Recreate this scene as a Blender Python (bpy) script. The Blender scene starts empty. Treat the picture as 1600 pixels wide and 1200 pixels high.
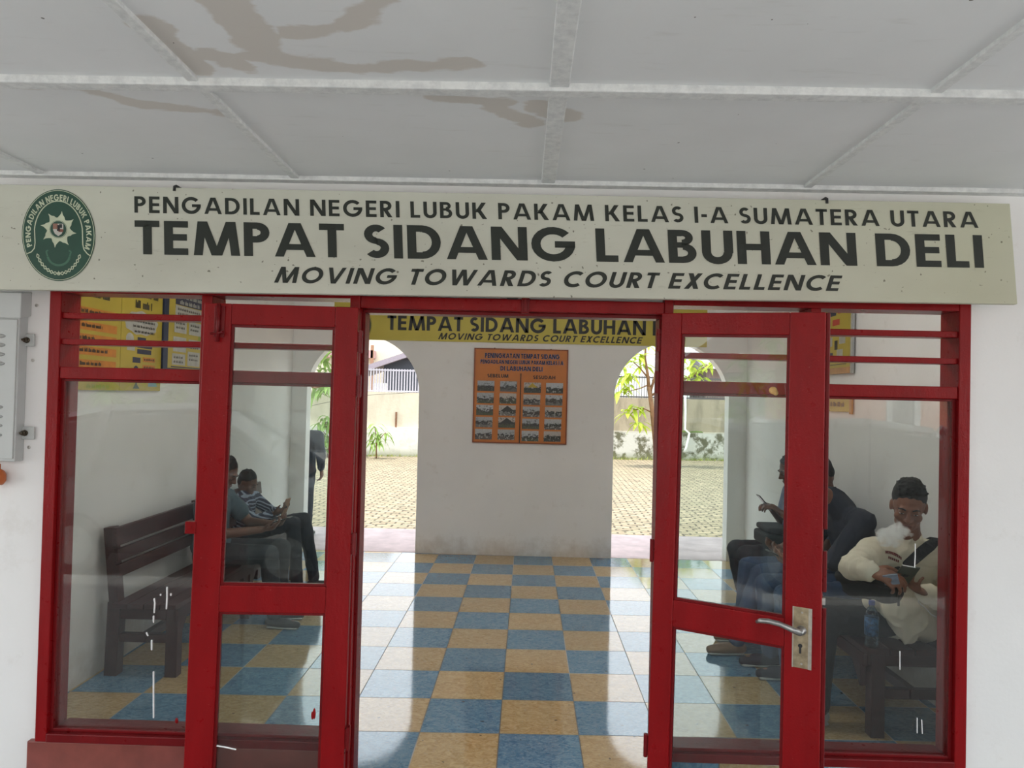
import bpy, bmesh, math, random
from math import sin, cos, pi, radians as R
from mathutils import Vector as V, Matrix, noise
random.seed(7)
S = bpy.context.scene
COL = S.collection

# ------------------------------------------------------------------ camera
FPX = 1113.93
CAM = V((0.0796, -7.6050, 1.6913))
YAW, PITCH, ROLL = -0.016595, 0.017476, 0.023254
cf = V((sin(YAW)*cos(PITCH), cos(YAW)*cos(PITCH), sin(PITCH)))
cr0 = V((cos(YAW), -sin(YAW), 0)); cu0 = cr0.cross(cf)
cr = cr0*cos(ROLL) + cu0*sin(ROLL); cu = cu0*cos(ROLL) - cr0*sin(ROLL)
cam_d = bpy.data.cameras.new('camera'); cam = bpy.data.objects.new('camera', cam_d); COL.objects.link(cam)
cam_d.sensor_width = 36; cam_d.lens = FPX*36/1600; cam_d.clip_start = .05; cam_d.clip_end = 300
cam.matrix_world = Matrix(((cr.x, cu.x, -cf.x, CAM.x), (cr.y, cu.y, -cf.y, CAM.y), (cr.z, cu.z, -cf.z, CAM.z), (0, 0, 0, 1)))
S.camera = cam

# ------------------------------------------------------------------ sky, sun, exposure
S.view_settings.view_transform = 'Standard'; S.view_settings.look = 'None'
S.view_settings.gamma = 1; S.view_settings.use_curve_mapping = False
S.view_settings.exposure = 0.72
S.cycles.max_bounces = 16; S.cycles.volume_bounces = 8; S.cycles.diffuse_bounces = 10; S.cycles.glossy_bounces = 6; S.cycles.transparent_max_bounces = 16
W = bpy.data.worlds.new('sky'); S.world = W; W.use_nodes = True
wn = W.node_tree.nodes; wl = W.node_tree.links; wn.clear()
wo = wn.new('ShaderNodeOutputWorld'); wb = wn.new('ShaderNodeBackground'); tc = wn.new('ShaderNodeTexCoord')
sx = wn.new('ShaderNodeSeparateXYZ'); rp = wn.new('ShaderNodeValToRGB')
wl.new(tc.outputs['Generated'], sx.inputs[0]); wl.new(sx.outputs['Z'], rp.inputs[0])
rp.color_ramp.elements[0].position = 0.0; rp.color_ramp.elements[0].color = (1.0, 1.0, 1.0, 1)
rp.color_ramp.elements[1].position = 0.9; rp.color_ramp.elements[1].color = (0.78, 0.9, 1.0, 1)
wl.new(rp.outputs[0], wb.inputs[0]); wb.inputs[1].default_value = 1.75
wl.new(wb.outputs[0], wo.inputs[0])
sun_d = bpy.data.lights.new('sun', 'SUN'); sun = bpy.data.objects.new('sun', sun_d); COL.objects.link(sun)
sun_d.energy = 3.6; sun_d.angle = R(3); sun_d.color = (1, .96, .88)
sun.location = (-6, -14, 20)
sun.rotation_euler = V((-.26, -.13, .95)).to_track_quat('Z', 'Y').to_euler()

# ------------------------------------------------------------------ helpers
def at(px, py, Y):
    """the point of the plane y = Y that shows at a photo pixel"""
    d = cf*FPX + cr*(px-800) - cu*(py-600)
    return CAM + d*((Y-CAM.y)/d.y)
def lerp(a, b, t): return a + (b-a)*t

class MB:
    def __init__(s): s.v = []; s.f = []
    def add(s, vs, fs):
        o = len(s.v); s.v += [V(p) for p in vs]; s.f += [tuple(i+o for i in f) for f in fs]; return s
    def box(s, x0, x1, y0, y1, z0, z1):
        return s.add([(x0,y0,z0),(x1,y0,z0),(x1,y1,z0),(x0,y1,z0),(x0,y0,z1),(x1,y0,z1),(x1,y1,z1),(x0,y1,z1)],
                     [(0,3,2,1),(4,5,6,7),(0,1,5,4),(1,2,6,5),(2,3,7,6),(3,0,4,7)])
    def bar(s, a, b, w, h, up=(0,0,1)):
        a, b = V(a), V(b); d = (b-a).normalized(); x = d.cross(V(up))
        if x.length < 1e-4: x = d.cross(V((1,0,0)))
        x.normalize(); z = x.cross(d).normalized()
        P = []
        for p in (a, b):
            for i, j in ((-1,-1),(1,-1),(1,1),(-1,1)): P.append(p + x*(i*w/2) + z*(j*h/2))
        return s.add(P, [(0,1,2,3),(7,6,5,4),(0,4,5,1),(1,5,6,2),(2,6,7,3),(3,7,4,0)])
    def tube(s, pts, r, n=8, cap=True):
        pts = [V(p) for p in pts]; rs = r if isinstance(r, (list, tuple)) else [r]*len(pts)
        o = len(s.v); ref = None
        for i, p in enumerate(pts):
            d = (pts[min(i+1,len(pts)-1)] - pts[max(i-1,0)]).normalized()
            if ref is None: ref = V((0,0,1)) if abs(d.z) < .9 else V((1,0,0))
            x = d.cross(ref).normalized(); y = x.cross(d).normalized(); ref = y
            for k in range(n):
                a = 2*pi*k/n; s.v.append(p + x*(cos(a)*rs[i]) + y*(sin(a)*rs[i]))
        for i in range(len(pts)-1):
            for k in range(n):
                k2 = (k+1) % n; s.f.append((o+i*n+k, o+i*n+k2, o+(i+1)*n+k2, o+(i+1)*n+k))
        if cap:
            s.f.append(tuple(o+k for k in reversed(range(n)))); e = o+(len(pts)-1)*n; s.f.append(tuple(e+k for k in range(n)))
        return s
    def lathe(s, base, prof, n=20, axis=(0,0,1)):
        ax = V(axis).normalized(); base = V(base)
        x = ax.orthogonal().normalized(); y = ax.cross(x)
        o = len(s.v)
        for r, h in prof:
            for k in range(n):
                a = 2*pi*k/n; s.v.append(base + ax*h + x*(cos(a)*r) + y*(sin(a)*r))
        for i in range(len(prof)-1):
            for k in range(n):
                k2 = (k+1) % n; s.f.append((o+i*n+k, o+i*n+k2, o+(i+1)*n+k2, o+(i+1)*n+k))
        s.f.append(tuple(o+k for k in reversed(range(n)))); e = o+(len(prof)-1)*n; s.f.append(tuple(e+k for k in range(n)))
        return s
    def ell(s, c, r, ax=None, nu=16, nv=10):
        c = V(c); ax = ax or (V((1,0,0)), V((0,1,0)), V((0,0,1)))
        o = len(s.v)
        s.v.append(c - ax[2]*r[2])
        for j in range(1, nv):
            t = -pi/2 + pi*j/nv
            for k in range(nu):
                a = 2*pi*k/nu; s.v.append(c + ax[0]*(r[0]*cos(t)*cos(a)) + ax[1]*(r[1]*cos(t)*sin(a)) + ax[2]*(r[2]*sin(t)))
        s.v.append(c + ax[2]*r[2]); top = len(s.v)-1
        for k in range(nu):
            k2 = (k+1) % nu; s.f.append((o, o+1+k2, o+1+k)); b = o+1+(nv-2)*nu; s.f.append((top, b+k, b+k2))
        for j in range(nv-2):
            for k in range(nu):
                k2 = (k+1) % nu; a = o+1+j*nu; s.f.append((a+k, a+k2, a+nu+k2, a+nu+k))
        return s
    def cone(s, p0, r0, p1, r1, right=None, flat=1.0):
        """rounded limb; cross section r along 'right', r*flat across"""
        p0, p1 = V(p0), V(p1); d = p1-p0; L = d.length; d = d.normalized()
        x = V(right) if right else d.orthogonal(); x = (x - d*x.dot(d)).normalized(); y = d.cross(x)
        n = 14; o = len(s.v); prof = []
        for j in range(1, 5):
            t = pi/2*j/4; prof.append((-cos(t)*r0*(1 if not right else min(1, flat)), sin(t)*r0))
        for j in range(0, 4):
            t = pi/2*j/4; prof.append((L + sin(t)*r1*(1 if not right else min(1, flat)), cos(t)*r1))
        for h, r in prof:
            for k in range(n):
                a = 2*pi*k/n; s.v.append(p0 + d*h + x*(cos(a)*r) + y*(sin(a)*r*flat))
        for i in range(len(prof)-1):
            for k in range(n):
                k2 = (k+1) % n; s.f.append((o+i*n+k, o+i*n+k2, o+(i+1)*n+k2, o+(i+1)*n+k))
        s.f.append(tuple(o+k for k in reversed(range(n)))); e = o+(len(prof)-1)*n; s.f.append(tuple(e+k for k in range(n)))
        return s
    def mesh(s, name):
        me = bpy.data.meshes.new(name); me.from_pydata([tuple(p) for p in s.v], [], s.f); me.update(); return me

def tag(o, label=None, cat=None, group=None, kind=None):
    if label: o['label'] = label
    if cat: o['category'] = cat
    if group: o['group'] = group
    if kind: o['kind'] = kind
    return o
def obj(name, mb, mat, parent=None, smooth=False, bevel=0, fix=True, segs=2):
    me = mb.mesh(name) if isinstance(mb, MB) else mb
    me.name = name
    if fix and isinstance(mb, MB):
        bm = bmesh.new(); bm.from_mesh(me); bmesh.ops.recalc_face_normals(bm, faces=bm.faces)
        if bevel:
            es = [e for e in bm.edges if len(e.link_faces) == 2 and e.calc_face_angle(0) > .5]
            bmesh.ops.bevel(bm, geom=es, offset=bevel, segments=segs, affect='EDGES', clamp_overlap=True, profile=.5)
        bm.to_mesh(me); bm.free()
    if mat: me.materials.append(mat)
    if smooth:
        for p in me.polygons: p.use_smooth = True
    o = bpy.data.objects.new(name, me); COL.objects.link(o)
    if parent:
        o.parent = parent; o.matrix_parent_inverse = parent.matrix_world.inverted()
    return o
def thing(name, loc, label, cat, group=None, kind=None):
    o = bpy.data.objects.new(name, None); COL.objects.link(o); o.location = loc
    o.matrix_world = Matrix.Translation(V(loc)); o.empty_display_size = .1
    return tag(o, label, cat, group, kind)
def remesh(mb, voxel, smooth=4, wrinkle=0, wscale=9, seed=0):
    me = mb.mesh('tmp'); bm = bmesh.new(); bm.from_mesh(me); bmesh.ops.recalc_face_normals(bm, faces=bm.faces); bm.to_mesh(me); bm.free()
    o = bpy.data.objects.new('tmp', me); COL.objects.link(o)
    m = o.modifiers.new('r', 'REMESH'); m.mode = 'VOXEL'; m.voxel_size = voxel
    if smooth:
        q = o.modifiers.new('s', 'SMOOTH'); q.iterations = smooth; q.factor = .5
    dg = bpy.context.evaluated_depsgraph_get(); dg.update()
    r = bpy.data.meshes.new_from_object(o.evaluated_get(dg))
    bpy.data.objects.remove(o); bpy.data.meshes.remove(me)
    if wrinkle:
        N = [v.normal.copy() for v in r.vertices]
        for v, n in zip(r.vertices, N):
            p = v.co*wscale + V((seed*3.1, seed, 0))
            p.z *= .5; a = noise.noise(p*.8 + noise.noise_vector(p*.5)*.8); c = p + noise.noise_vector(p*.7)*1.1; b = (1-abs(noise.noise(c*V((1,1,1)).x + V((5,2,1))))*2); b = max(0, b)**3
            v.co += n*(wrinkle*(a*.5 + b*.75 - .2))
    for p in r.polygons: p.use_smooth = True
    return r

# ------------------------------------------------------------------ materials
class NT:
    def __init__(s, name):
        s.m = bpy.data.materials.new(name); s.m.use_nodes = True; s.t = s.m.node_tree; s.n = s.t.nodes
        s.b = s.n['Principled BSDF']; s.out = s.n['Material Output']
    def new(s, typ, **kw):
        o = s.n.new(typ)
        for k, v in kw.items(): setattr(o, k, v)
        return o
    def put(s, sock, val):
        if hasattr(val, 'is_output'): s.t.links.new(val, sock)
        else: sock.default_value = val
    def math(s, op, a, b=0.0, clamp=False):
        o = s.new('ShaderNodeMath', operation=op); o.use_clamp = clamp
        s.put(o.inputs[0], a); s.put(o.inputs[1], b); return o.outputs[0]
    def mix(s, f, a, b):
        o = s.new('ShaderNodeMix', data_type='RGBA'); s.put(o.inputs[0], f)
        s.put(o.inputs[6], (*a, 1) if isinstance(a, tuple) else a); s.put(o.inputs[7], (*b, 1) if isinstance(b, tuple) else b); return o.outputs[2]
    def pos(s): return s.new('ShaderNodeNewGeometry').outputs['Position']
    def xyz(s, v):
        o = s.new('ShaderNodeSeparateXYZ'); s.put(o.inputs[0], v); return o.outputs
    def noise(s, scale, detail=4, vec=None, stretch=None, rough=.55, dist=0):
        o = s.new('ShaderNodeTexNoise'); o.inputs['Scale'].default_value = scale; o.inputs['Detail'].default_value = detail
        o.inputs['Roughness'].default_value = rough; o.inputs['Distortion'].default_value = dist
        vec = vec if vec is not None else s.pos()
        if stretch:
            mp = s.new('ShaderNodeMapping'); s.put(mp.inputs[0], vec); mp.inputs['Scale'].default_value = stretch; vec = mp.outputs[0]
        s.put(o.inputs['Vector'], vec); return o.outputs['Fac']
    def ramp(s, f, p0, p1):
        o = s.new('ShaderNodeMapRange'); s.put(o.inputs[0], f); o.inputs[1].default_value = p0; o.inputs[2].default_value = p1; return o.outputs[0]
    def bump(s, h, strength=.3, dist=.01):
        o = s.new('ShaderNodeBump'); o.inputs['Strength'].default_value = strength; o.inputs['Distance'].default_value = dist
        s.put(o.inputs['Height'], h); s.put(s.b.inputs['Normal'], o.outputs[0])
    def base(s, c): s.put(s.b.inputs['Base Color'], (*c, 1) if isinstance(c, tuple) else c)
    def rough(s, r): s.put(s.b.inputs['Roughness'], r)
def lin(r, g, b):
    f = lambda c: (c/255/12.92) if c <= 10 else ((c/255+.055)/1.055)**2.4
    return (f(r), f(g), f(b))
def plain(name, c, rough=.6, var=.12, scale=20, bump=0, metal=0, bscale=80, stretch=None):
    t = NT(name); n = t.noise(scale, stretch=stretch)
    t.base(t.mix(t.ramp(n, .3, .7), tuple(x*(1-var) for x in c), tuple(min(1, x*(1+var)) for x in c)))
    t.rough(rough); t.b.inputs['Metallic'].default_value = metal
    if bump: t.bump(t.noise(bscale, stretch=stretch), bump, .004)
    return t.m
def wallmat(name, c, grime, base_z=None, patch=.25):
    t = NT(name); col = t.mix(t.ramp(t.noise(1.6, 6), .35, .75), c, tuple(x*.93 for x in c))
    col = t.mix(t.math('MULTIPLY', t.ramp(t.noise(5, 8, rough=.7), .58, .75), patch), col, grime)
    if base_z is not None:
        z = t.xyz(t.pos())[2]
        h = t.math('ADD', z, t.math('MULTIPLY', t.math('SUBTRACT', t.noise(6, 6, rough=.7), .5), .5))
        f = t.math('MULTIPLY', t.ramp(h, base_z+.2, base_z-.02), .55); col = t.mix(f, col, grime)
    t.base(col); t.rough(.75); t.bump(t.noise(60, 5), .12, .004)
    return t.m
M = {}
M['wall_out'] = wallmat('white_plaster', (.80, .80, .79), (.48, .44, .38))
M['wall_in'] = wallmat('white_room_plaster', (.83, .82, .80), (.40, .33, .25), 0.0)
M['drip'] = plain('white_paint_splash', (.85, .85, .85), .5)
def red_paint(name, c):
    t = NT(name); n = t.noise(9, 6, stretch=(1,1,.25)); col = t.mix(t.ramp(n, .3, .75), c, tuple(x*.72 for x in c))
    col = t.mix(t.math('MULTIPLY', t.ramp(t.noise(70, 3, rough=.8), .68, .76), .5), col, (.36, .12, .10))
    t.base(col); t.rough(t.ramp(t.noise(40, 3), .2, 1.6)); t.b.inputs['IOR'].default_value = 1.30
    t.put(t.b.inputs['Roughness'], t.math('ADD', .22, t.math('MULTIPLY', t.noise(30, 4), .16)))
    h = t.math('ADD', t.noise(55, 4, stretch=(1,1,.35)), t.math('MULTIPLY', t.noise(160, 3), .5)); t.bump(h, .32, .004)
    return t.m
M['red'] = red_paint('glossy_red_paint', (.25, .005, .007))
M['red2'] = red_paint('dark_red_paint', (.165, .007, .009))
def glass(name, haze=.05, tint=(.93, .96, .95)):
    t = NT(name); t.n.remove(t.b)
    tr = t.new('ShaderNodeBsdfTransparent'); tr.inputs[0].default_value = (*tint, 1)
    gl = t.new('ShaderNodeBsdfGlossy'); gl.inputs['Roughness'].default_value = .0
    fr = t.new('ShaderNodeFresnel'); fr.inputs[0].default_value = 1.52
    f = t.math('MULTIPLY', fr.outputs[0], 1.0, True)
    a = t.new('ShaderNodeMixShader'); t.put(a.inputs[0], f); t.put(a.inputs[1], tr.outputs[0]); t.put(a.inputs[2], gl.outputs[0])
    df = t.new('ShaderNodeBsdfDiffuse'); df.inputs[0].default_value = (.75, .77, .76, 1)
    h = t.math('MULTIPLY', t.ramp(t.noise(7, 7, rough=.7), .25, .9), haze*2)
    b = t.new('ShaderNodeMixShader'); t.put(b.inputs[0], h); t.put(b.inputs[1], a.outputs[0]); t.put(b.inputs[2], df.outputs[0])
    t.put(t.out.inputs[0], b.outputs[0]); return t.m
M['glass'] = glass('dusty_window_glass', .005)
# floor tiles: 40 cm checkerboard, blue and ochre, glazed, laid a hair out of square
def tile_mat(name, ax=.018, ay=-.003, vertical=False):
    t = NT(name); p = t.xyz(t.pos()); x, y = p[0], (p[2] if vertical else p[1])
    X = t.math('SUBTRACT', x, ax); Y = t.math('SUBTRACT', y, ay)
    # inverse of the measured grid
    a, b, c, d = .39851, .01074, -.00209, -.39979
    if vertical: a, b, c, d = .4, 0, 0, -.4
    det = a*d-b*c
    i = t.math('ADD', t.math('MULTIPLY', X, d/det), t.math('MULTIPLY', Y, -c/det))
    j = t.math('ADD', t.math('MULTIPLY', X, -b/det), t.math('MULTIPLY', Y, a/det))
    par = t.math('MODULO', t.math('ABSOLUTE', t.math('ADD', t.math('FLOOR', i), t.math('FLOOR', j))), 2.0)
    cb = t.new('ShaderNodeCombineXYZ'); t.put(cb.inputs[0], t.math('FLOOR', i)); t.put(cb.inputs[1], t.math('FLOOR', j))
    wn_ = t.new('ShaderNodeTexWhiteNoise', noise_dimensions='3D'); t.put(wn_.inputs[0], cb.outputs[0])
    v = t.math('ADD', .9, t.math('MULTIPLY', wn_.outputs[0], .2))
    n1 = t.noise(22, 6, stretch=(1, 1.5, 1), rough=.68, dist=1.6); n2 = t.noise(60, 3, stretch=(1, 2, 1), dist=.8)
    blue = t.mix(t.ramp(n1, .36, .62), (.045, .145, .26), (.16, .30, .42)); och = t.mix(t.ramp(n1, .36, .62), (.38, .25, .11), (.56, .42, .23))
    col = t.mix(par, blue, och)
    col = t.mix(t.math('MULTIPLY', t.ramp(n2, .58, .72), .45), col, (.42, .42, .38))
    m = t.new('ShaderNodeMix', data_type='RGBA', blend_type='MULTIPLY'); m.inputs[0].default_value = 1; t.put(m.inputs[6], col); t.put(m.inputs[7], v); col = m.outputs[2]
    col = t.mix(t.math('MULTIPLY', t.ramp(t.noise(26, 2, rough=.3), .755, .775), .8), col, (.03, .03, .03))
    fi = t.math('FRACT', i); fj = t.math('FRACT', j)
    ei = t.math('MINIMUM', fi, t.math('SUBTRACT', 1.0, fi)); ej = t.math('MINIMUM', fj, t.math('SUBTRACT', 1.0, fj))
    e = t.math('MINIMUM', ei, ej); g = t.ramp(e, .0085, .0045)
    gcol = t.mix(t.ramp(t.noise(.7, 2), .5, .56), (.06, .055, .05), (.32, .31, .29))
    col = t.mix(g, col, gcol); t.base(col)
    t.put(t.b.inputs['Roughness'], t.math('ADD', t.math('MULTIPLY', g, .5), t.math('ADD', .045, t.math('MULTIPLY', t.noise(3, 4), .05))))
    t.b.inputs['IOR'].default_value = 1.85
    h = t.math('ADD', t.math('MULTIPLY', t.noise(11, 3), .35), t.math('MULTIPLY', g, -.6)); t.bump(h, .055, .01)
    return t.m
M['tile'] = tile_mat('glazed_checker_tile')
M['tile_v'] = tile_mat('glazed_checker_skirting_tile', .1, -.14, True)
M['terra'] = plain('terracotta_tile', lin(128, 66, 58), .35, .18, 8, .1)
M['skin'] = plain('brown_skin', lin(128, 82, 60), .5, .14, 14)
M['skin2'] = plain('dark_brown_skin', lin(104, 66, 50), .5, .14, 14)
M['hair'] = plain('black_hair', (.008, .0075, .0075), .7, .3, 90, .4)
M['lip'] = plain('lip_skin', lin(110, 62, 54), .45)
M['eye'] = plain('eye_white', (.5, .48, .45), .25); M['iris'] = plain('dark_iris', (.015, .01, .008), .15)
M['benchwood'] = plain('dark_bench_wood', lin(58, 24, 24), .5, .3, 12, .15, stretch=(6, 1, 6))
M['metal'] = plain('worn_steel', (.55, .53, .50), .35, .2, 40, .1, .9)
M['black'] = plain('black_plastic', (.015, .015, .017), .4)
M['navy'] = plain('navy_board_edge', lin(26, 40, 66), .5)
print('materials ok')

# ------------------------------------------------------------------ building shell
YF = -4.70                      # outer face of the red timber frame
XL, XR = -2.405, 2.445          # inner faces of the side walls
ZC = 2.575                      # porch ceiling
def atz(px, py, z):
    d = cf*FPX + cr*(px-800) - cu*(py-600); return CAM + d*((z-CAM.z)/d.z)
FX0 = at(66, 800, YF).x; FX1 = at(1514, 850, YF).x     # outer edges of the frame
def struct(name, mb, mat, label=None, cat=None, parent=None, **k):
    o = obj(name, mb, mat, parent, **k)
    if not parent: tag(o, label, cat, None, 'structure')
    return o
b = MB().box(-6, 6, YF-.35, 1.25, -.22, 0)
struct('floor', b, M['tile'], 'glossy blue and ochre checkerboard tiled floor of the waiting room', 'floor')
# front wall with the window and door opening
b = MB().box(-6, FX0-.004, YF+.03, YF+.19, 0, 3.0).box(FX1+.004, 6, YF+.03, YF+.19, 0, 3.0).box(FX0-.004, FX1+.004, YF+.03, YF+.19, 2.125, 3.0)
struct('wall_front', b, M['wall_out'], 'white plastered outer wall around the red window and door frame', 'wall')
b = MB().box(XL-.15, XL, YF+.19, 0, 0, 2.92); struct('wall_left', b, M['wall_in'], 'white left wall of the room behind the left bench', 'wall')
b = MB().box(XR, XR+.15, YF+.19, 0, 0, 2.92); struct('wall_right', b, M['wall_in'], 'white right wall of the room behind the right bench', 'wall')
# back wall with two round arches
def arch_wall():
    z0, z1, t = 0, 2.92, .15
    arches = [(-1.640, .603, 1.70), (1.652, .607, 1.70)]
    mb = MB()
    xs = [-6]
    for cx, r, s in arches:
        n = 28; prof = [(cx-r, z0)] + [(cx-r*cos(pi*k/n), s+r*sin(pi*k/n)) for k in range(n+1)] + [(cx+r, z0)]
        # above the arch
        for i in range(1, len(prof)-2):
            (xa, za), (xb, zb) = prof[i], prof[i+1]
            mb.add([(xa,0,za),(xb,0,zb),(xb,0,z1),(xa,0,z1)], [(0,1,2,3)]); mb.add([(xa,t,za),(xb,t,zb),(xb,t,z1),(xa,t,z1)], [(3,2,1,0)])
        for i in range(1, len(prof)-2):
            (xa, za), (xb, zb) = prof[i], prof[i+1]
            mb.add([(xa,0,za),(xb,0,zb),(xb,t,zb),(xa,t,za)], [(0,3,2,1)])
    for xa, xb in ((-6, arches[0][0]-arches[0][1]), (arches[0][0]+arches[0][1], arches[1][0]-arches[1][1]), (arches[1][0]+arches[1][1], 6)):
        mb.box(xa, xb, 0, t, z0, z1)
    return mb
struct('wall_back', arch_wall(), M['wall_in'], 'white back wall of the room with two round arched openings', 'wall', fix=False)
b = MB().box(-6, 6, YF+.19, 1.15, 2.92, 3.0); struct('ceiling', b, M['wall_in'], 'white flat ceiling above the waiting room', 'ceiling')
# porch ceiling with its repainted patches
t = NT('painted_ceiling_board'); p = t.xyz(t.pos())
def segmask(t, p, a, b_, w):
    ax, ay = a; bx, by = b_; dx, dy = bx-ax, by-ay; L2 = dx*dx+dy*dy
    qx = t.math('SUBTRACT', p[0], ax); qy = t.math('SUBTRACT', p[1], ay)
    h = t.math('DIVIDE', t.math('ADD', t.math('MULTIPLY', qx, dx), t.math('MULTIPLY', qy, dy)), L2, True)
    h = t.math('MINIMUM', t.math('MAXIMUM', h, 0.0), 1.0)
    ex = t.math('SUBTRACT', qx, t.math('MULTIPLY', h, dx)); ey = t.math('SUBTRACT', qy, t.math('MULTIPLY', h, dy))
    d = t.math('SQRT', t.math('ADD', t.math('MULTIPLY', ex, ex), t.math('MULTIPLY', ey, ey)))
    return t.math('SUBTRACT', d, w)
strokes = [((235,40),(300,105),.05),((330,85),(380,105),.04),((350,0),(405,70),.06),((395,88),(560,108),.035),((560,106),(730,100),.03),((455,52),(540,40),.025),((540,40),(590,5),.035),
           ((0,133),(110,132),.025),((110,132),(220,163),.03),((220,163),(345,176),.03),((680,152),(790,160),.025),((770,165),(830,192),.035),((840,168),(890,180),.045)]
dm = None
for a, c, w in strokes:
    A, C = atz(*a, ZC), atz(*c, ZC); m = segmask(t, p, (A.x, A.y), (C.x, C.y), w); dm = m if dm is None else t.math('MINIMUM', dm, m)
dm = t.math('ADD', dm, t.math('MULTIPLY', t.math('SUBTRACT', t.noise(9, 6, stretch=(1, 2, 1)), .5), .09))
col = t.mix(t.ramp(t.noise(2.5, 5), .3, .8), (.72, .73, .735), (.66, .67, .67))
col = t.mix(t.math('MULTIPLY', t.ramp(dm, .008, -.004), .8), col, (.54, .50, .45))
col = t.mix(t.math('MULTIPLY', t.ramp(t.noise(6, 5, stretch=(1, 5, 1)), .62, .8), .35), col, (.50, .49, .46))
col = t.mix(t.ramp(t.noise(45, 1, rough=.2), .835, .845), col, (.12, .11, .1))
t.base(col); t.rough(.6); t.bump(t.noise(25, 4), .08, .005)
M['ceil'] = t.m
t = NT('batten_paint'); n = t.noise(30, 6, rough=.7)
t.base(t.mix(t.ramp(n, .35, .6), (.56, .57, .57), (.70, .71, .70))); t.rough(.6); t.bump(t.noise(70, 5), .5, .004); M['batten'] = t.m
b = MB().box(-6, 6, -8.15, YF+.03, ZC, ZC+.06)
struct('ceiling', b, M['ceil'], 'grey painted board ceiling of the porch with brownish repair patches', 'ceiling')
for k, x in enumerate((-4.05, -2.99, -1.935, -.878, .160, 1.210, 2.26, 3.31, 4.36)):
    w = .055 if k == 4 else .032
    struct('trim_%d' % (k+1), MB().box(x-w/2, x+w/2, -8.1, YF+.035, ZC-.012, ZC+.004), M['batten'],
           ['narrow lengthwise ceiling batten', 'narrow lengthwise ceiling batten', 'lengthwise ceiling batten nearest the left edge of the photo', 'lengthwise ceiling batten above the left half of the big sign',
            'wide lengthwise ceiling batten above the middle of the big sign', 'lengthwise ceiling batten above the right half of the big sign', 'narrow lengthwise ceiling batten', 'narrow lengthwise ceiling batten', 'narrow lengthwise ceiling batten'][k],
           'batten', bevel=.003)
struct('trim_10', MB().box(-6, 6, -5.615, -5.565, ZC-.022, ZC+.004), M['batten'], 'crosswise white ceiling batten running across the whole porch ceiling', 'batten', bevel=.004)
struct('trim_11', MB().box(-6, 6, -6.70, -6.65, ZC-.022, ZC+.004), M['batten'], 'crosswise ceiling batten nearest the porch edge', 'batten', bevel=.004)
struct('trim_12', MB().box(-6, 6, YF-.015, YF+.04, ZC-.018, ZC+.004), M['batten'], 'white cornice strip where porch ceiling meets the front wall', 'trim', bevel=.004)

# ------------------------------------------------------------------ red window frames
def X(px, py=800): return at(px, py, YF).x
Z_HEAD, Z_TR0, Z_TR1, Z_S0, Z_S1 = 2.078, 1.722, 1.772, .236, .272
YB = YF+.135
def window(name, xa, xb, jl, jr, label, rng):
    """xa..xb outer edges, jl/jr widths of the end members"""
    root = thing(name, ((xa+xb)/2, YF, Z_S0), label, 'window', kind='structure')
    xi, xj = xa+jl, xb-jr
    obj('jamb', MB().box(xa, xi, YF, YB, Z_S0, 2.124), M['red'], root, bevel=.004)
    obj('jamb', MB().box(xj, xb, YF, YB, Z_S0, 2.124), M['red'], root, bevel=.004)
    obj('head_rail', MB().box(xi, xj, YF+.002, YB, Z_HEAD, 2.123), M['red'], root, bevel=.003)
    obj('transom', MB().box(xi, xj, YF+.006, YB-.004, Z_TR0, Z_TR1), M['red'], root, bevel=.004)
    for z0, z1 in ((1.972, 1.997), (1.864, 1.888)):
        obj('slat', MB().box(xi, xj, YF+.012, YF+.09, z0, z1), M['red'], root, bevel=.003)
    obj('sill', MB().box(xi, xj, YF-.004, YB+.01, Z_S0, Z_S1), M['red2'], root, bevel=.004)
    bd = MB()
    for x0, x1, z0, z1 in ((xi, xi+.014, Z_S1, Z_TR0), (xj-.014, xj, Z_S1, Z_TR0), (xi+.014, xj-.014, Z_S1, Z_S1+.012), (xi+.014, xj-.014, Z_TR0-.010, Z_TR0)):
        bd.box(x0, x1, YF+.02, YF+.034, z0, z1)
    obj('glazing_bead', bd, M['red2'], root, bevel=.002)
    obj('glass_pane', MB().box(xi+.002, xj-.002, YF+.036, YF+.040, Z_S1+.001, Z_TR0-.001), M['glass'], root)
    return root
# left: jamb 66-84, door side post 548-576 ; mullion 315-331
ML0, ML1 = X(315, 460), X(332, 460); PL0, PL1 = X(547, 470), X(563, 470)
MR0, MR1 = X(1268, 475), X(1284, 475); PR0, PR1 = X(1039, 475), X(1053, 475)
JL = X(84)-FX0; JR = FX1-X(1496)
win1 = window('window_1', FX0, PL1, JL, PL1-PL0, 'red framed fixed window with two slats left of the doorway', 0)
obj('mullion', MB().box(ML0, ML1, YF+.001, YB, Z_S1, Z_HEAD), M['red'], win1, bevel=.003)
win2 = window('window_2', PR0, FX1, PR1-PR0, JR, 'red framed fixed window with two slats right of the doorway', 1)
obj('mullion', MB().box(MR0, MR1, YF+.001, YB, Z_S1, Z_HEAD), M['red'], win2, bevel=.003)
df = thing('trim_13', ((PL1+PR0)/2, YF, 0), 'red timber head and posts of the open double doorway', 'door frame', kind='structure')
obj('post', MB().box(PL0+.001, PL1-.001, YF+.001, YB-.001, 0, Z_S0), M['red'], df); obj('post', MB().box(PR0+.001, PR1-.001, YF+.001, YB-.001, 0, Z_S0), M['red'], df)
obj('door_head', MB().box(PL1, PR0, YF+.004, YB, 2.040, 2.090), M['red'], df, bevel=.004)
obj('door_stop', MB().box(PL1, PR0, YF+.05, YB-.002, 2.026, 2.040).box(PL1, PL1+.012, YF+.05, YB-.002, 0, 2.026).box(PR0-.012, PR0, YF+.05, YB-.002, 0, 2.026), M['red2'], df, bevel=.002)
kx = X(821, 475)
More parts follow.
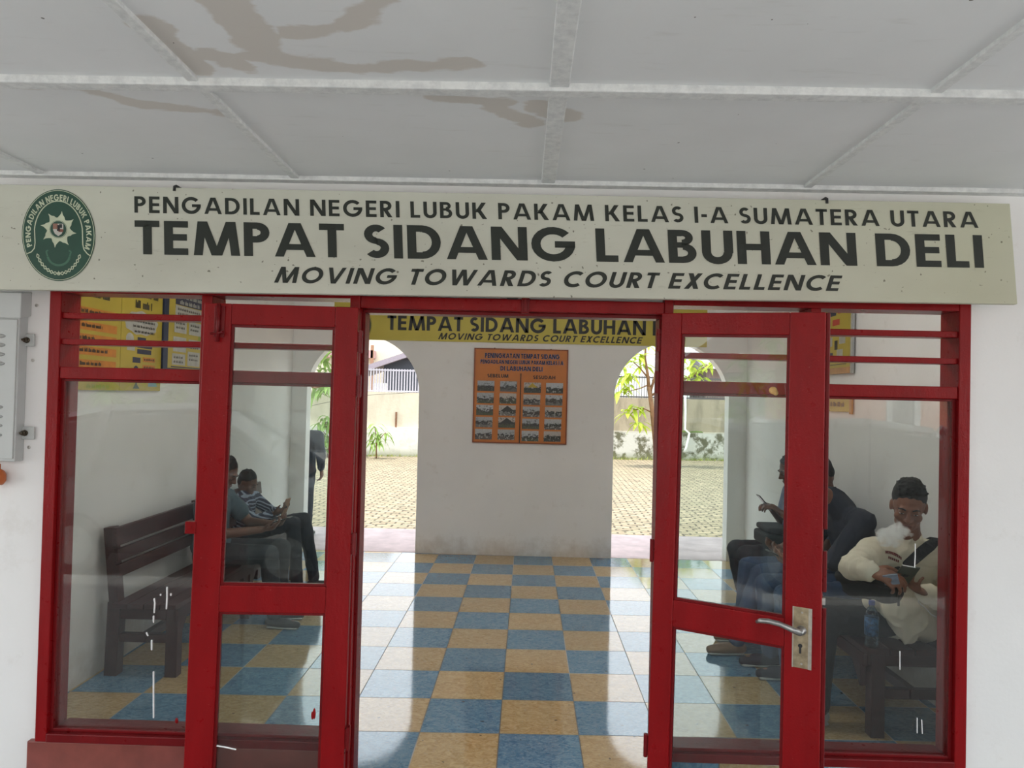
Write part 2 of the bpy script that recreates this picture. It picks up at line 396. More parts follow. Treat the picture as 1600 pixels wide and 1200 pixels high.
obj('bolt_keeper', MB().box(kx-.016, kx+.016, YF-.012, YF+.004, 2.030, 2.098).box(kx-.007, kx+.007, YF-.018, YF-.012, 2.034, 2.095), M['red2'], df, bevel=.003)
obj('bolt_hole', MB().box(kx-.075, kx-.03, YF+.0015, YF+.0045, 2.088, 2.102), M['black'], df)
struct('wall_front', MB().box(PL1, PR0, YF+.05, YF+.12, 2.090, 2.125), M['wall_out'], 'narrow white wall strip between the big sign and the door head', 'wall')
# plinths
struct('wall_front', MB().box(FX0-.035, PL0, YF+.006, YB+.04, 0, Z_S0-.001), M['terra'], 'terracotta tiled plinth under the left window', 'plinth', bevel=.004)
struct('wall_front', MB().box(PR1, FX1+.01, YF+.004, YB+.04, 0, Z_S0-.001), M['tile_v'], 'plinth clad in blue and beige tiles under the right window', 'plinth', bevel=.003)

# ------------------------------------------------------------------ door leaves
class Leaf:
    """maps leaf coordinates (u across 0..1, v up 0..1, w metres towards the camera) on a slightly sagging leaf"""
    def __init__(s, bl, br, tl, tr):
        s.c = (bl, br, tl, tr); s.Wd = ((br-bl).length + (tr-tl).length)/2; s.H = (tl-bl).length
        s.n = (br-bl).cross(tl-bl).normalized()
        if s.n.y > 0: s.n = -s.n
    def p(s, u, v, w): bl, br, tl, tr = s.c; return lerp(lerp(bl, br, u), lerp(tl, tr, u), v) + s.n*w
    def box(s, mb, u0, u1, v0, v1, w0, w1):
        P = [s.p(u, v, w) for w in (w0, w1) for u, v in ((u0,v0),(u1,v0),(u1,v1),(u0,v1))]
        return mb.add(P, [(0,3,2,1),(4,5,6,7),(0,1,5,4),(1,2,6,5),(2,3,7,6),(3,0,4,7)])
    def panel(s, mb, u0, u1, v0, v1, w): return mb.add([s.p(u0,v0,w), s.p(u1,v0,w), s.p(u1,v1,w), s.p(u0,v1,w)], [(0,1,2,3)])
def door_leaf(name, L, sl, sr, rails, label):
    """rails: (v0, v1) bottom, middle, top; sl/sr stile widths in u"""
    root = thing(name, L.p(.5, 0, 0), label, 'door', kind='structure'); T = .036
    obj('stile', L.box(MB(), 0, sl, 0, 1, -T, 0), M['red'], root, bevel=.004)
    obj('stile', L.box(MB(), 1-sr, 1, 0, 1, -T, 0), M['red'], root, bevel=.004)
    for v0, v1 in rails: obj('rail', L.box(MB(), sl, 1-sr, v0, v1, -T+.001, -.001), M['red'], root, bevel=.003)
    for (a, v0), (v1, c) in zip(rails[:-1], rails[1:]):
        bd = MB(); e = .010/L.Wd; ez = .010/L.H
        L.box(bd, sl, sl+e, v0, v1, -.022, -.009); L.box(bd, 1-sr-e, 1-sr, v0, v1, -.022, -.009); L.box(bd, sl+e, 1-sr-e, v0, v0+ez, -.022, -.009); L.box(bd, sl+e, 1-sr-e, v1-ez, v1, -.022, -.009)
        obj('glazing_bead', bd, M['red2'], root)
        obj('glass_pane', L.box(MB(), sl+.002, 1-sr-.002, v0+.001, v1-.001, -.020, -.016), M['glass'], root)
    return root
def vof(L, px, py, u):
    """height fraction on the leaf for a photo height at u"""
    lo, hi = 0.0, 1.0
    def proj(P):
        d = P-CAM; z = d.dot(cf); return 600 - FPX*d.dot(cu)/z
    for _ in range(40):
        m = (lo+hi)/2
        if proj(L.p(u, m, 0)) > py: lo = m
        else: hi = m
    return (lo+hi)/2
def zfix(p, z): return V((p.x, p.y, z))
LL = Leaf(at(283.5, 1256, -4.80), at(535.0, 1258, -4.765), at(319, 473, -4.80), at(560, 480, -4.765))
v = lambda y, u=.5: vof(LL, 0, y, u)
door1 = door_leaf('door_1', LL, .178, .150, ((0, .032), (v(958), v(916)), (v(509), 1)), 'red glazed door leaf folded back flat over the left window')
RL = Leaf(at(1008.5, 1268, -4.735), at(1278, 1346, -5.03), at(1034, 489, -4.735), at(1290.5, 487.6, -5.03))
v = lambda y, u: vof(RL, 0, y, u)
door2 = door_leaf('door_2', RL, .135, .200, ((0, .032), (v(981, .17), v(939, .17)), (v(522, .17), 1)), 'red glazed door leaf standing half open in front of the right window')
# rebate lip on the free edge of the right leaf, broken away at the lock
lip = MB(); e = .013/RL.Wd
for a, c in ((0, .455), (.485, .56), (.60, 1)): RL.box(lip, 1, 1+e, a, c, -.036, -.018)
obj('rebate_lip', lip, M['red2'], door2, bevel=.002)
pl = MB(); RL.box(pl, .905, .995, v(1042, .9), v(952, .9), 0, .003)
uc = .905
# lock plate, handle, keyhole
M['plate'] = plain('tarnished_lock_plate', lin(176, 160, 132), .35, .25, 45, .15, .85)
M['plate2'] = plain('bright_worn_edge', lin(205, 198, 185), .3, .15, 60, .1, .9)
hp = thing('tmp', RL.p(.92, .5, 0), None, None)
bpy.data.objects.remove(hp)
pu0, pu1 = .845, .950; pv0, pv1 = v(1044, .9), v(949, .9)
plate = obj('lock_plate', RL.box(MB(), pu0, pu1, pv0, pv1, 0, .004), M['plate'], door2, bevel=.0015)
ed = MB(); RL.box(ed, pu1-.018, pu1+.001, pv0, pv1, .0035, .0052); RL.box(ed, pu0, pu0+.007, pv0, pv1, .0035, .005); obj('worn_edge', ed, M['plate2'], plate)
kh = MB(); kc = RL.p((pu0+pu1)/2-.008, v(1009, .9), .0045); kh.lathe(kc, [(.0075, 0), (.0075, .0012)], 16, RL.n)
RL.box(kh, (pu0+pu1)/2-.014, (pu0+pu1)/2-.002, v(1021, .9), v(1010, .9), .004, .0055); obj('keyhole', kh, M['black'], plate)
sc = MB()
for yy in (957, 1037): sc.lathe(RL.p((pu0+pu1)/2, v(yy, .9), .004), [(.004, 0), (.003, .002)], 10, RL.n)
obj('screw', sc, M['metal'], plate)
M['lever'] = plain('dull_grey_lever', (.34, .34, .33), .35, .2, 50, .1, .8)
hb = MB(); P0 = RL.p((pu0+pu1)/2-.002, v(984, .9), .004); hb.lathe(P0, [(.017, 0), (.017, .012), (.011, .016), (.010, .045)], 16, RL.n)
Q = [RL.p((pu0+pu1)/2-.002, v(984, .9), .045), RL.p(.86, v(978, .86), .056), RL.p(.79, v(969, .8), .060), RL.p(.725, v(965, .74), .058), RL.p(.675, v(965.5, .7), .050), RL.p(.655, v(967, .66), .044)]
hb.tube(Q, [.012, .0105, .0095, .009, .0085, .006], 12)
obj('door_handle', hb, M['lever'], door2, smooth=True)
obj('latch_bolt', RL.box(MB(), 1.0, 1.016, .462, .474, -.026, -.014), M['metal'], door2)
# left leaf: tower bolt and keeper box on the free edge
tb = MB(); u0 = .105
LL.box(tb, .072, .140, vof(LL, 0, 527, .1), vof(LL, 0, 478, .1), 0, .006)
boltp = obj('bolt_plate', tb, M['red2'], door1, bevel=.002)
tb2 = MB().tube([LL.p(.104, vof(LL, 0, 534, .1), .014), LL.p(.104, vof(LL, 0, 476, .1), .014)], .0075, 10); obj('tower_bolt', tb2, M['red2'], boltp, smooth=True)
tb3 = MB().tube([LL.p(.104, vof(LL, 0, 521, .1), .014), LL.p(.145, vof(LL, 0, 519, .1), .026)], .005, 8).tube([LL.p(.104, vof(LL, 0, 522, .1), .014), LL.p(.06, vof(LL, 0, 522, .1), .02)], .004, 8); obj('bolt_knob', tb3, M['red2'], boltp)
kb = MB(); LL.box(kb, -.055, .012, vof(LL, 0, 834, 0), vof(LL, 0, 815, 0), -.03, .004); LL.box(kb, -.045, -.012, vof(LL, 0, 828, 0), vof(LL, 0, 821, 0), .004, .007)
obj('strike_box', kb, M['red'], door1, bevel=.003)
hm = MB()
for vv in (.13, .52, .86, .945):
    P = RL.p(0, vv, -.01); hm.lathe(P+V((-.012, .0, -.045)), [(.008, 0), (.008, .09)], 10); hm.box(P.x-.014, P.x+.0, P.y-.004, P.y+.012, P.z-.04, P.z+.04)
obj('hinge', hm, M['red2'], door2)
hm = MB()
for vv in (.13, .52, .84, .93):
    P = LL.p(1, vv, -.01); hm.lathe(P+V((.012, .0, -.045)), [(.008, 0), (.008, .09)], 10); hm.box(P.x, P.x+.014, P.y-.004, P.y+.03, P.z-.04, P.z+.04)
obj('hinge', hm, M['red2'], door1)
# paint drips on the glass
def drip(root, pts, Y, r=.0035):
    b_ = MB(); P = [at(x, y, Y) for x, y in pts]
    for a, c in zip(P[:-1], P[1:]): b_.cone(a, r, c, r*.9)
    obj('paint_drip', b_, M['drip'], root, smooth=True)
for pts in ([(241,936),(242,942),(241,957)], [(240,963),(240,972)], [(229,989),(231,993)], [(237,1001),(237,1015)], [(240,1050),(240,1085),(240,1121)], [(261,918),(261,935),(260,951)], [(251,929),(251,930)], [(267,928),(267,930)]):
    drip(win1, pts, YF+.034)
for pts in ([(1430,850),(1430,868),(1429,886)], [(1406,1018),(1406,1030),(1406,1046)], [(1433,1122),(1433,1145)], [(1440,1125),(1441,1146)]): drip(win2, pts, YF+.034, .0022)
drip(door1, [(336,1165),(350,1167),(368,1171)], -4.778, .003)
rs = MB().ell(at(276, 1126, YF+.034), (.007, .003, .012)).ell(at(278, 1146, YF+.034), (.008, .003, .012)); obj('red_paint_spot', rs, M['red'], win1, smooth=True)
rs = MB(); rs.ell(at(491, 1115, -4.775), (.006, .003, .022)).ell(at(488, 1118, -4.775), (.005, .003, .016)); obj('red_paint_spot', rs, M['red'], door1, smooth=True)
rs = MB().ell(at(1208, 610, -4.93), (.016, .008, .014)).ell(at(1212, 614, -4.93), (.010, .006, .010)); obj('putty_lump', rs, plain('putty', lin(200, 160, 100), .6), door2, smooth=True)

# ------------------------------------------------------------------ lettering: geometric bold capitals drawn as strokes
def q(x0, y0, x1, y1, x2, y2, x3, y3): return [(x0,y0),(x1,y1),(x2,y2),(x3,y3)]
def rect(x0, x1, y0, y1): return [(x0,y0),(x1,y0),(x1,y1),(x0,y1)]
def dia(xb, xt, y0, y1, w): return [(xb,y0),(xb+w,y0),(xt+w,y1),(xt,y1)]
def arc(cx, cy, rx, ry, a0, a1, w, n=None):
    n = n or max(4, int(abs(a1-a0)/15)); out = []
    for k in range(n):
        a, c = R(a0+(a1-a0)*k/n), R(a0+(a1-a0)*(k+1)/n)
        out.append([(cx+rx*cos(a), cy+ry*sin(a)), (cx+rx*cos(c), cy+ry*sin(c)), (cx+(rx-w)*cos(c), cy+(ry-w)*sin(c)), (cx+(rx-w)*cos(a), cy+(ry-w)*sin(a))])
    return out
def glyph(ch, w=.2):
    h = w*.9
    if ch == 'A': return [dia(0, .34, 0, 1, w), dia(.68+.08, .42, 0, 1, w), rect(.2, .76, .2, .2+h*.9)], .96
    if ch == 'B': return [rect(0,w,0,1), rect(w,.34,0,h), rect(w,.32,1-h,1), rect(w,.34,.46,.46+h*.85)] + arc(.32,.76,.27,.24,-90,90,h*.95) + arc(.34,.3,.32,.30,-90,90,h*1.05), .68
    if ch == 'C': return arc(.52,.5,.52,.52,48,312,w*1.02), .88
    if ch == 'D': return [rect(0,w,0,1), rect(w,.36,0,h), rect(w,.36,1-h,1)] + arc(.36,.5,.44,.5,-90,90,w), .82
    if ch == 'E': return [rect(0,w,0,1), rect(w,.58,0,h), rect(w,.58,1-h,1), rect(w,.55,.42,.42+h)], .60
    if ch == 'F': return [rect(0,w,0,1), rect(w,.56,1-h,1), rect(w,.53,.42,.42+h)], .58
    if ch == 'G': return arc(.52,.5,.52,.52,42,360,w*1.02) + [rect(.56,1.04,.40,.40+h)], 1.06
    if ch == 'H': return [rect(0,w,0,1), rect(.56,.56+w,0,1), rect(w,.56,.42,.42+h)], .76
    if ch == 'I': return [rect(0,w,0,1)], w
    if ch == 'J': return [rect(.3,.3+w,.25,1)] + arc(.25,.25,.25,.25,180,360,w), .5
    if ch == 'K': return [rect(0,w,0,1), dia(w*.7,.50,.40,1,w*1.25), dia(.54,w*.95,0,.60,w*1.25)], .80
    if ch == 'L': return [rect(0,w,0,1), rect(w,.52,0,h)], .53
    if ch == 'M': return [dia(0,.10,0,1,w), dia(.90,.80,0,1,w), dia(.43,.12,0,1,w*1.0), dia(.47,.78,0,1,w*1.0), rect(.45,.65,0,.1)], 1.10
    if ch == 'N': return [rect(0,w,0,1), rect(.64,.64+w,0,1), dia(.60,0,0,1,w*1.2)], .84
    if ch == 'O': return arc(.52,.5,.52,.52,0,360,w*1.02,24), 1.04
    if ch == 'P': return [rect(0,w,0,1), rect(w,.32,1-h,1), rect(w,.32,.40,.40+h)] + arc(.32,.70,.30,.30,-90,90,w), .63
    if ch == 'R': return [rect(0,w,0,1), rect(w,.32,1-h,1), rect(w,.32,.40,.40+h)] + arc(.32,.70,.30,.30,-90,90,w) + [dia(.42,.16,0,.46,w*1.2)], .68
    if ch == 'S': return arc(.29,.715,.285,.285,38,180,w*.96) + arc(.29,.715,.285,.295,180,275,w*.92) + arc(.30,.295,.30,.295,90,0,w*.92) + arc(.30,.295,.30,.295,0,-142,w*.98) + [[(.26,.42),(.34,.40),(.34,.585),(.26,.605)]] , .60
    if ch == 'T': return [rect(.20,.20+w,0,1), rect(0,.60,1-h,1)], .60
    if ch == 'U': return [rect(0,w,.32,1), rect(.52,.52+w,.32,1)] + arc(.36,.34,.36,.36,180,360,w), .72
    if ch == 'V': return [dia(.34,0,0,1,w), dia(.38,.68,0,1,w)], .90
    if ch == 'W': return [dia(.26,0,0,1,w), dia(.28,.50,0,1,w), dia(.80,.52,0,1,w), dia(.82,1.08,0,1,w)], 1.30
    if ch == 'X': return [dia(0,.46,0,1,w*1.2), dia(.46,0,0,1,w*1.2)], .70
    if ch == 'Y': return [rect(.30,.30+w,0,.45), dia(.28,0,.4,1,w*1.1), dia(.32,.6,.4,1,w*1.1)], .82
    if ch == '-': return [rect(0,.3,.36,.36+h)], .3
    if ch == '.': return [rect(0,w,0,w)], w
    if ch == '&': return arc(.3,.74,.24,.26,0,360,w*.8) + arc(.3,.28,.3,.28,0,360,w*.9) + [dia(.55,.2,0,.5,w)], .8
    return [], .3
def layout(s, w=.2, track=.13, space=.30, shear=0):
    polys, x = [], 0
    for ch in s:
        if ch == ' ': x += space; continue
        g, a = glyph(ch, w)
        polys += [[(px+x+py*shear, py) for px, py in p] for p in g]; x += a + track
    return polys, x-track
def text_on(mb, s, fn, x0, x1, y0, y1, w=.2, track=.13, space=.34, shear=0, flip=False):
    """fn maps (x, y) in the board's own measure to a point; the line fills x0..x1"""
    polys, L = layout(s, w, track, space, shear)
    for p in polys:
        mb.add([fn(x0+(x1-x0)*px/L, y0+(y1-y0)*py) for px, py in p], [tuple(range(len(p)))])
    return mb

# ------------------------------------------------------------------ the big sign above the doors
M['sign'] = None
t = NT('faded_sign_board'); p = t.pos(); n = t.noise(2.0, 6, stretch=(1, 1, 2)); col = t.mix(t.ramp(n, .3, .75), (.57, .58, .495), (.47, .475, .40))
x = t.xyz(p)[0]; col = t.mix(t.math('MULTIPLY', t.ramp(t.math('ADD', x, t.math('MULTIPLY', t.noise(3, 4), .8)), 1.0, 2.4), .55), col, (.44, .44, .28))
col = t.mix(t.math('MULTIPLY', t.ramp(t.noise(14, 8, stretch=(.5, 1, 3), rough=.75), .60, .74), .5), col, (.26, .25, .18)); col = t.mix(t.math('MULTIPLY', t.ramp(t.noise(60, 2, rough=.3), .74, .77), .8), col, (.10, .09, .06))
t.base(col); t.rough(.45); M['sign'] = t.m
M['signink'] = plain('dark_green_black_letters', lin(34, 40, 34), .5, .1)
M['emb'] = plain('emblem_green', lin(38, 74, 60), .45, .1, 12); M['emb2'] = plain('emblem_cream', lin(190, 198, 172), .5); M['embf'] = plain('emblem_faded_ribbon', lin(66, 106, 86), .5)
STL, STR, SBL, SBR = at(-46, 287, -4.745), at(1578, 318, -4.745), at(-46, 451.3, -4.785), at(1590, 475, -4.785)
sn = (STR-STL).cross(SBL-STL).normalized(); sn = sn if sn.y < 0 else -sn
def sgn(u, v_, w=0): return lerp(lerp(STL, STR, u), lerp(SBL, SBR, u), v_) + sn*w       # v down
def su(px): return (px+46)/(1584+46)
sign = thing('sign_board', sgn(.5, 1, 0), 'long faded cream court sign with dark capital lettering above the red doors', 'sign')
bmx = MB().add([sgn(u, v_, w) for w in (-.022, 0) for u, v_ in ((0,1),(1,1),(1,0),(0,0))], [(0,3,2,1),(4,5,6,7),(0,1,5,4),(1,2,6,5),(2,3,7,6),(3,0,4,7)])
obj('board', bmx, M['sign'], sign, bevel=.002)
f = lambda x_, y_: sgn(su(x_), y_, .0012)
for s, x0, x1, v0, v1, w, tr, sp, sh in (('PENGADILAN NEGERI LUBUK PAKAM KELAS I-A SUMATERA UTARA', 216, 1533, .252, .092, .195, .17, .42, 0),
                                 ('TEMPAT SIDANG LABUHAN DELI', 216, 1537, .650, .325, .215, .11, .36, 0),
                                 ('MOVING TOWARDS COURT EXCELLENCE', 435, 1311, .900, .748, .205, .17, .44, .28)):
    obj('lettering', text_on(MB(), s, f, x0, x1, v0, v1, w, tr, sp, sh), M['signink'], sign, fix=False)
# emblem: centre and radii in board measure
EU, EV = su(95), .478
sw = (STR-STL).length; shh = (SBL-STL).length
RX, RY = 58.5/1630, 72/164*.998
def emb(x_, y_, w=.0014): return sgn(EU + RX*x_, EV - RY*y_, w)
ring = MB(); N = 64
def disc(fn, rx, ry, w, n=64): return MB().add([fn(rx*cos(2*pi*k/n), ry*sin(2*pi*k/n), w) for k in range(n)], [tuple(range(n))])
eo = obj('emblem', disc(emb, 1, 1, .0014), M['emb'], sign, fix=False)
def line(mb, pts, w, lift, fn=emb, asp=RY*shh/(RX*sw)):
    for (xa, ya), (xb, yb) in zip(pts[:-1], pts[1:]):
        dx, dy = xb-xa, (yb-ya)*asp; L = math.hypot(dx, dy) or 1; nx, ny = -dy/L*w, dx/L*w/asp
        mb.add([fn(xa+nx, ya+ny, lift), fn(xb+nx, yb+ny, lift), fn(xb-nx, yb-ny, lift), fn(xa-nx, ya-ny, lift)], [(0,1,2,3)])
    return mb
el = MB()
line(el, [(.97*cos(2*pi*k/60), .975*sin(2*pi*k/60)) for k in range(61)], .008, .002)
inner = [(-.86,-.42),(-.74,-.38),(-.66,-.30),(-.64,-.18)] + [(.66*cos(R(a)), .02+.72*sin(R(a))) for a in range(172, 7, -6)] + [(.66,-.20),(.69,-.31),(.78,-.40),(.87,-.45)]
line(el, inner, .014, .002)
obj('emblem_line', el, M['emb2'], eo, fix=False)
# curved lettering round the oval
def ring_text(s, a0, a1, r0, r1, w=.2):
    mb = MB(); polys, L = layout(s, w, .16, .42)
    for p in polys:
        pts = []
        for px, py in p:
            a = R(a0+(a1-a0)*px/L); r = r0+(r1-r0)*py; pts.append(emb(r*cos(a), r*.985*sin(a), .0022))
        mb.add(pts, [tuple(range(len(pts)))])
    return mb
obj('emblem_lettering', ring_text('PENGADILAN NEGERI LUBUK PAKAM', 199, -22, .76, .90, .22), M['emb2'], eo, fix=False)
sunm = MB(); n = 8; pts = []
for k in range(n):
    a = 2*pi*k/n + .12
    for da, r in ((0, .31), (.10, .33), (.20, .37), (.34, .40), (.47, .50), (.50, .42), (.58, .37), (.68, .33)): pts.append((r*cos(a+da*1.0), .12 + r*.82*sin(a+da*1.0)))
c0 = emb(0, .12, .0022); P_ = [emb(a, b_, .0022) for a, b_ in pts]
sunm.add([c0]+P_, [(0, i+1, (i+1) % len(P_)+1) for i in range(len(P_))]); obj('emblem_sun', sunm, M['emb2'], eo, fix=False)
so = MB().add([emb(.24*cos(2*pi*k/32), .12+.195*sin(2*pi*k/32), .003) for k in range(32)], [tuple(range(32))]); obj('emblem_medallion', so, M['emb'], eo, fix=False)
line_ = MB(); line(line_, [(.225*cos(2*pi*k/32), .12+.183*sin(2*pi*k/32)) for k in range(33)], .006, .0034); obj('emblem_line', line_, M['emb2'], eo, fix=False)
sh_m = MB().add([emb(x_, .12+y_, .0036) for x_, y_ in ((-.14,.12),(.14,.12),(.14,-.02),(.09,-.10),(0,-.15),(-.09,-.10),(-.14,-.02))], [tuple(range(7))]); obj('emblem_shield', sh_m, plain('shield_white', lin(190,188,180), .5), eo, fix=False)
for (x0, x1, y0, y1), c in ((( -.14, -.01, .0, .12), lin(150,110,95)), ((.01, .14, -.06, .0), lin(130,80,66)), ((-.03, .05, -.04, .09), lin(25,30,30)), ((.03, .11, .03, .11), lin(40,48,46))):
    obj('shield_field', MB().add([emb(x0, .12+y0, .0042), emb(x1, .12+y0, .0042), emb(x1, .12+y1, .0042), emb(x0, .12+y1, .0042)], [(0,1,2,3)]), plain('shield_field', c, .5), eo, fix=False)
# chain of petals and the faded ribbon under the sun
ch = MB(); K = 15
for k in range(K):
    a = R(208+(332-208)*k/(K-1)); cx, cy = .64*cos(a), -.14+.70*sin(a)
    tx, ty = -sin(a), cos(a)
    for o_ in (1, -1):
        line(ch, [(cx-tx*.045, cy-ty*.055), (cx+cos(a)*.035*o_, cy+sin(a)*.035*o_), (cx+tx*.045, cy+ty*.055)], .011, .0022)
for a in range(5):
    aa = R(90+72*a); ch.add([emb(.0+.07*cos(aa), -.83+.055*sin(aa), .0026), emb(.025*cos(aa+.6), -.83+.02*sin(aa+.6), .0026), emb(0, -.83, .0026), emb(.025*cos(aa-.6), -.83+.02*sin(aa-.6), .0026)], [(0,1,2,3)])
obj('emblem_chain', ch, M['emb2'], eo, fix=False)
rb = MB(); line(rb, [(.30*cos(R(a)), -.44+.22*sin(R(a))) for a in range(190, 351, 10)], .03, .0022); line(rb, [(-.30,-.47),(-.34,-.36),(-.28,-.34)], .02, .0022); line(rb, [(.30,-.47),(.34,-.36),(.28,-.34)], .02, .0022)
obj('emblem_ribbon', rb, M['embf'], eo, fix=False)
for px in (275, 1290):
    P = at(px, 287 + (px/1578*30) + 3, -4.735)
    tag(obj('sign_hook', MB().tube([P+V((0,.06,.012)), P+V((0,0,.012)), P+V((0,-.012,.006)), P+V((0,-.014,-.012))], .006, 8), M['black']), 'small dark hook holding the top edge of the big sign, ' + ('above the word PENGADILAN' if px < 500 else 'above the word SUMATERA'), 'hook', 'hooks of the big sign')

# ------------------------------------------------------------------ grey electrical cabinet at the left edge
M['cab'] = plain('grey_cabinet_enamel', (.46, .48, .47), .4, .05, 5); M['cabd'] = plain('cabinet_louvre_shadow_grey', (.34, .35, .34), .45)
c1 = at(27.5, 590, -4.722).x; zt, zb = at(20, 457, -4.73).z, at(20, 722, -4.73).z
cab = thing('electrical_cabinet', (c1-.2, YF-.02, zb), 'grey louvred electrical cabinet on the white wall at the left edge', 'cabinet')
obj('body', MB().box(c1-.42, c1, -4.722, YF+.03, zb, zt-.03), M['cab'], cab, bevel=.004)
hd = MB().add([(c1-.43,-4.735,zt-.105),(c1+.012,-4.735,zt-.105),(c1+.012,YF+.03,zt-.09),(c1-.43,YF+.03,zt-.09),(c1-.43,-4.733,zt),(c1+.012,-4.733,zt),(c1+.012,YF+.03,zt+.01),(c1-.43,YF+.03,zt+.01)], [(0,3,2,1),(4,5,6,7),(0,1,5,4),(1,2,6,5),(2,3,7,6),(3,0,4,7)])
obj('hood', hd, M['cab'], cab, bevel=.003)
obj('door', MB().box(c1-.405, c1-.006, -4.728, -4.721, zb+.012, zt-.11), M['cab'], cab, bevel=.002)
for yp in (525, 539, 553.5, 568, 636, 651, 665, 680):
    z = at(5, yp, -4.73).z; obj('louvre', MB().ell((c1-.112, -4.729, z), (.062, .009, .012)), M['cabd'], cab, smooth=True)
for yp in (531, 677):
    z = at(40, yp, YF).z; x0 = c1-.01; lug = obj('mounting_lug', MB().box(x0, at(49, yp, YF).x, -4.684, -4.676, z-.026, z+.026), M['cab'], cab, bevel=.003)
    bx_ = at(38 if yp < 600 else 35, yp, -4.70).x
    obj('bolt', MB().lathe((bx_, -4.684, z), [(.013, 0), (.013, .004), (.010, .006), (.010, .014), (.005, .016), (.005, .028)], 8, (0,-1,0)), plain('rusty_bolt', lin(70, 62, 50), .5, .3, 60, .2, .6), lug)
    obj('bolt_shank', MB().tube([(bx_, -4.678, z), (bx_, YF+.04, z)], .006, 8), M['metal'], lug)
og = at(-2, 742, -4.71); M['orange'] = plain('orange_clay', lin(176, 92, 40), .5, .2, 12)
tag(obj('cable_gland', MB().lathe((og.x-.012, -4.71, zb-.012), [(.016, .0), (.016, -.02), (.03, -.03), (.036, -.045), (.036, -.07), (.026, -.085)], 16, (0,0,1)), M['orange'], smooth=True), 'orange rounded cable gland hanging under the grey cabinet at the left edge', 'cable gland')
for i, (px, py) in enumerate(((57, 477), (51, 563), (45, 699))):
    P = at(px, py, YF+.028)
    tag(obj('wall_plug', MB().lathe((P.x, YF+.031, P.z), [(.007, 0), (.007, .003), (.004, .004)], 10, (0,-1,0)), M['metal']), 'small grey screw plug in the white wall ' + ('near the upper mounting lug', 'below the upper mounting lug', 'just below the lower mounting lug')[i], 'wall plug', 'screw plugs in the left wall')

# ------------------------------------------------------------------ back wall: yellow banner and photo board
M['yellow'] = plain('yellow_banner', lin(192, 176, 74), .5, .06, 3); M['ink'] = plain('black_ink', (.016, .017, .016), .5)
bx0, bx1, bz0, bz1 = at(522, 500, -.012).x, at(1105, 500, -.012).x, 2.262, 2.705
ban = thing('banner', ((bx0+bx1)/2, 0, bz0), 'long yellow banner with black capitals above the arches', 'banner')
obj('panel', MB().box(bx0, bx1, -.014, -.001, bz0, bz1), M['yellow'], ban)
def bp(x_, z_): return V((x_, -.0155, z_))
def bx(px): return at(px, 510, -.0155).x
zt0, zt1 = at(800, 519.5, -.0155).z, at(800, 497, -.0155).z
bw = (bx(1017)-bx(606))/(len('TEMPAT SIDANG LABUHAN'))
full = layout('TEMPAT SIDANG LABUHAN DELI', .215, .11, .36)[1]; part_ = layout('TEMPAT SIDANG LABUHAN', .215, .11, .36)[1]
obj('lettering', text_on(MB(), 'TEMPAT SIDANG LABUHAN DELI', bp, bx(605), bx(605)+(bx(1009)-bx(605))*full/part_, zt0, zt1, .215, .11, .36), M['ink'], ban, fix=False)
zt0, zt1 = at(843, 533.5, -.0155).z, at(843, 523.5, -.0155).z
obj('lettering', text_on(MB(), 'MOVING TOWARDS COURT EXCELLENCE', bp, bx(685), bx(1002), zt0, zt1, .205, .17, .44, .28), M['ink'], ban, fix=False)
ec = at(557, 508, -.0155)
def emb_b(x_, y_, w): return V((ec.x+.165*x_, -.0155-w, ec.z+.20*y_))
e2 = obj('emblem', disc(emb_b, 1, 1, .0), plain('banner_emblem_green', lin(44, 62, 40), .5), ban, fix=False)
ln = MB(); line(ln, [(.97*cos(2*pi*k/40), .97*sin(2*pi*k/40)) for k in range(41)], .015, .001, emb_b, 1.2); line(ln, [(.62*cos(R(a)), .66*sin(R(a))) for a in range(200, -21, -10)], .015, .001, emb_b, 1.2); obj('emblem_line', ln, M['yellow'], e2, fix=False)

M['orangeboard'] = plain('orange_wood_board', lin(190, 112, 44), .45, .1, 6); M['orangeedge'] = plain('brown_board_edge', lin(140, 72, 34), .5)
M['blueink'] = plain('navy_letters', lin(18, 22, 58), .5); M['halo'] = plain('pale_letter_outline', lin(120, 130, 170), .5)
pb0, pb1, pz0, pz1 = -.447, .538, 1.203, 2.190
pbd = thing('photo_board', (.045, 0, pz0), 'orange notice board with rows of small photos and navy headings between the arches', 'notice board')
obj('panel', MB().box(pb0, pb1, -.022, -.001, pz0, pz1), M['orangeboard'], pbd, bevel=.002)
fr = MB().box(pb0-.006, pb1+.006, -.028, -.002, pz1-.002, pz1+.010).box(pb0-.006, pb1+.006, -.028, -.002, pz0-.010, pz0+.002).box(pb0-.008, pb0+.006, -.028, -.002, pz0-.010, pz1+.010).box(pb1-.006, pb1+.008, -.028, -.002, pz0-.010, pz1+.010)
obj('frame', fr, M['orangeedge'], pbd, bevel=.002)
def bu(cx, cy): # crop measure of the board: x 155..1125 (top), y 100..1075
    return pb0 + (pb1-pb0)*(cx-145)/970, pz1 - (pz1-pz0)*(cy-100)/965
def pf(lift): return lambda x_, z_: V((x_, -.022-lift, z_))
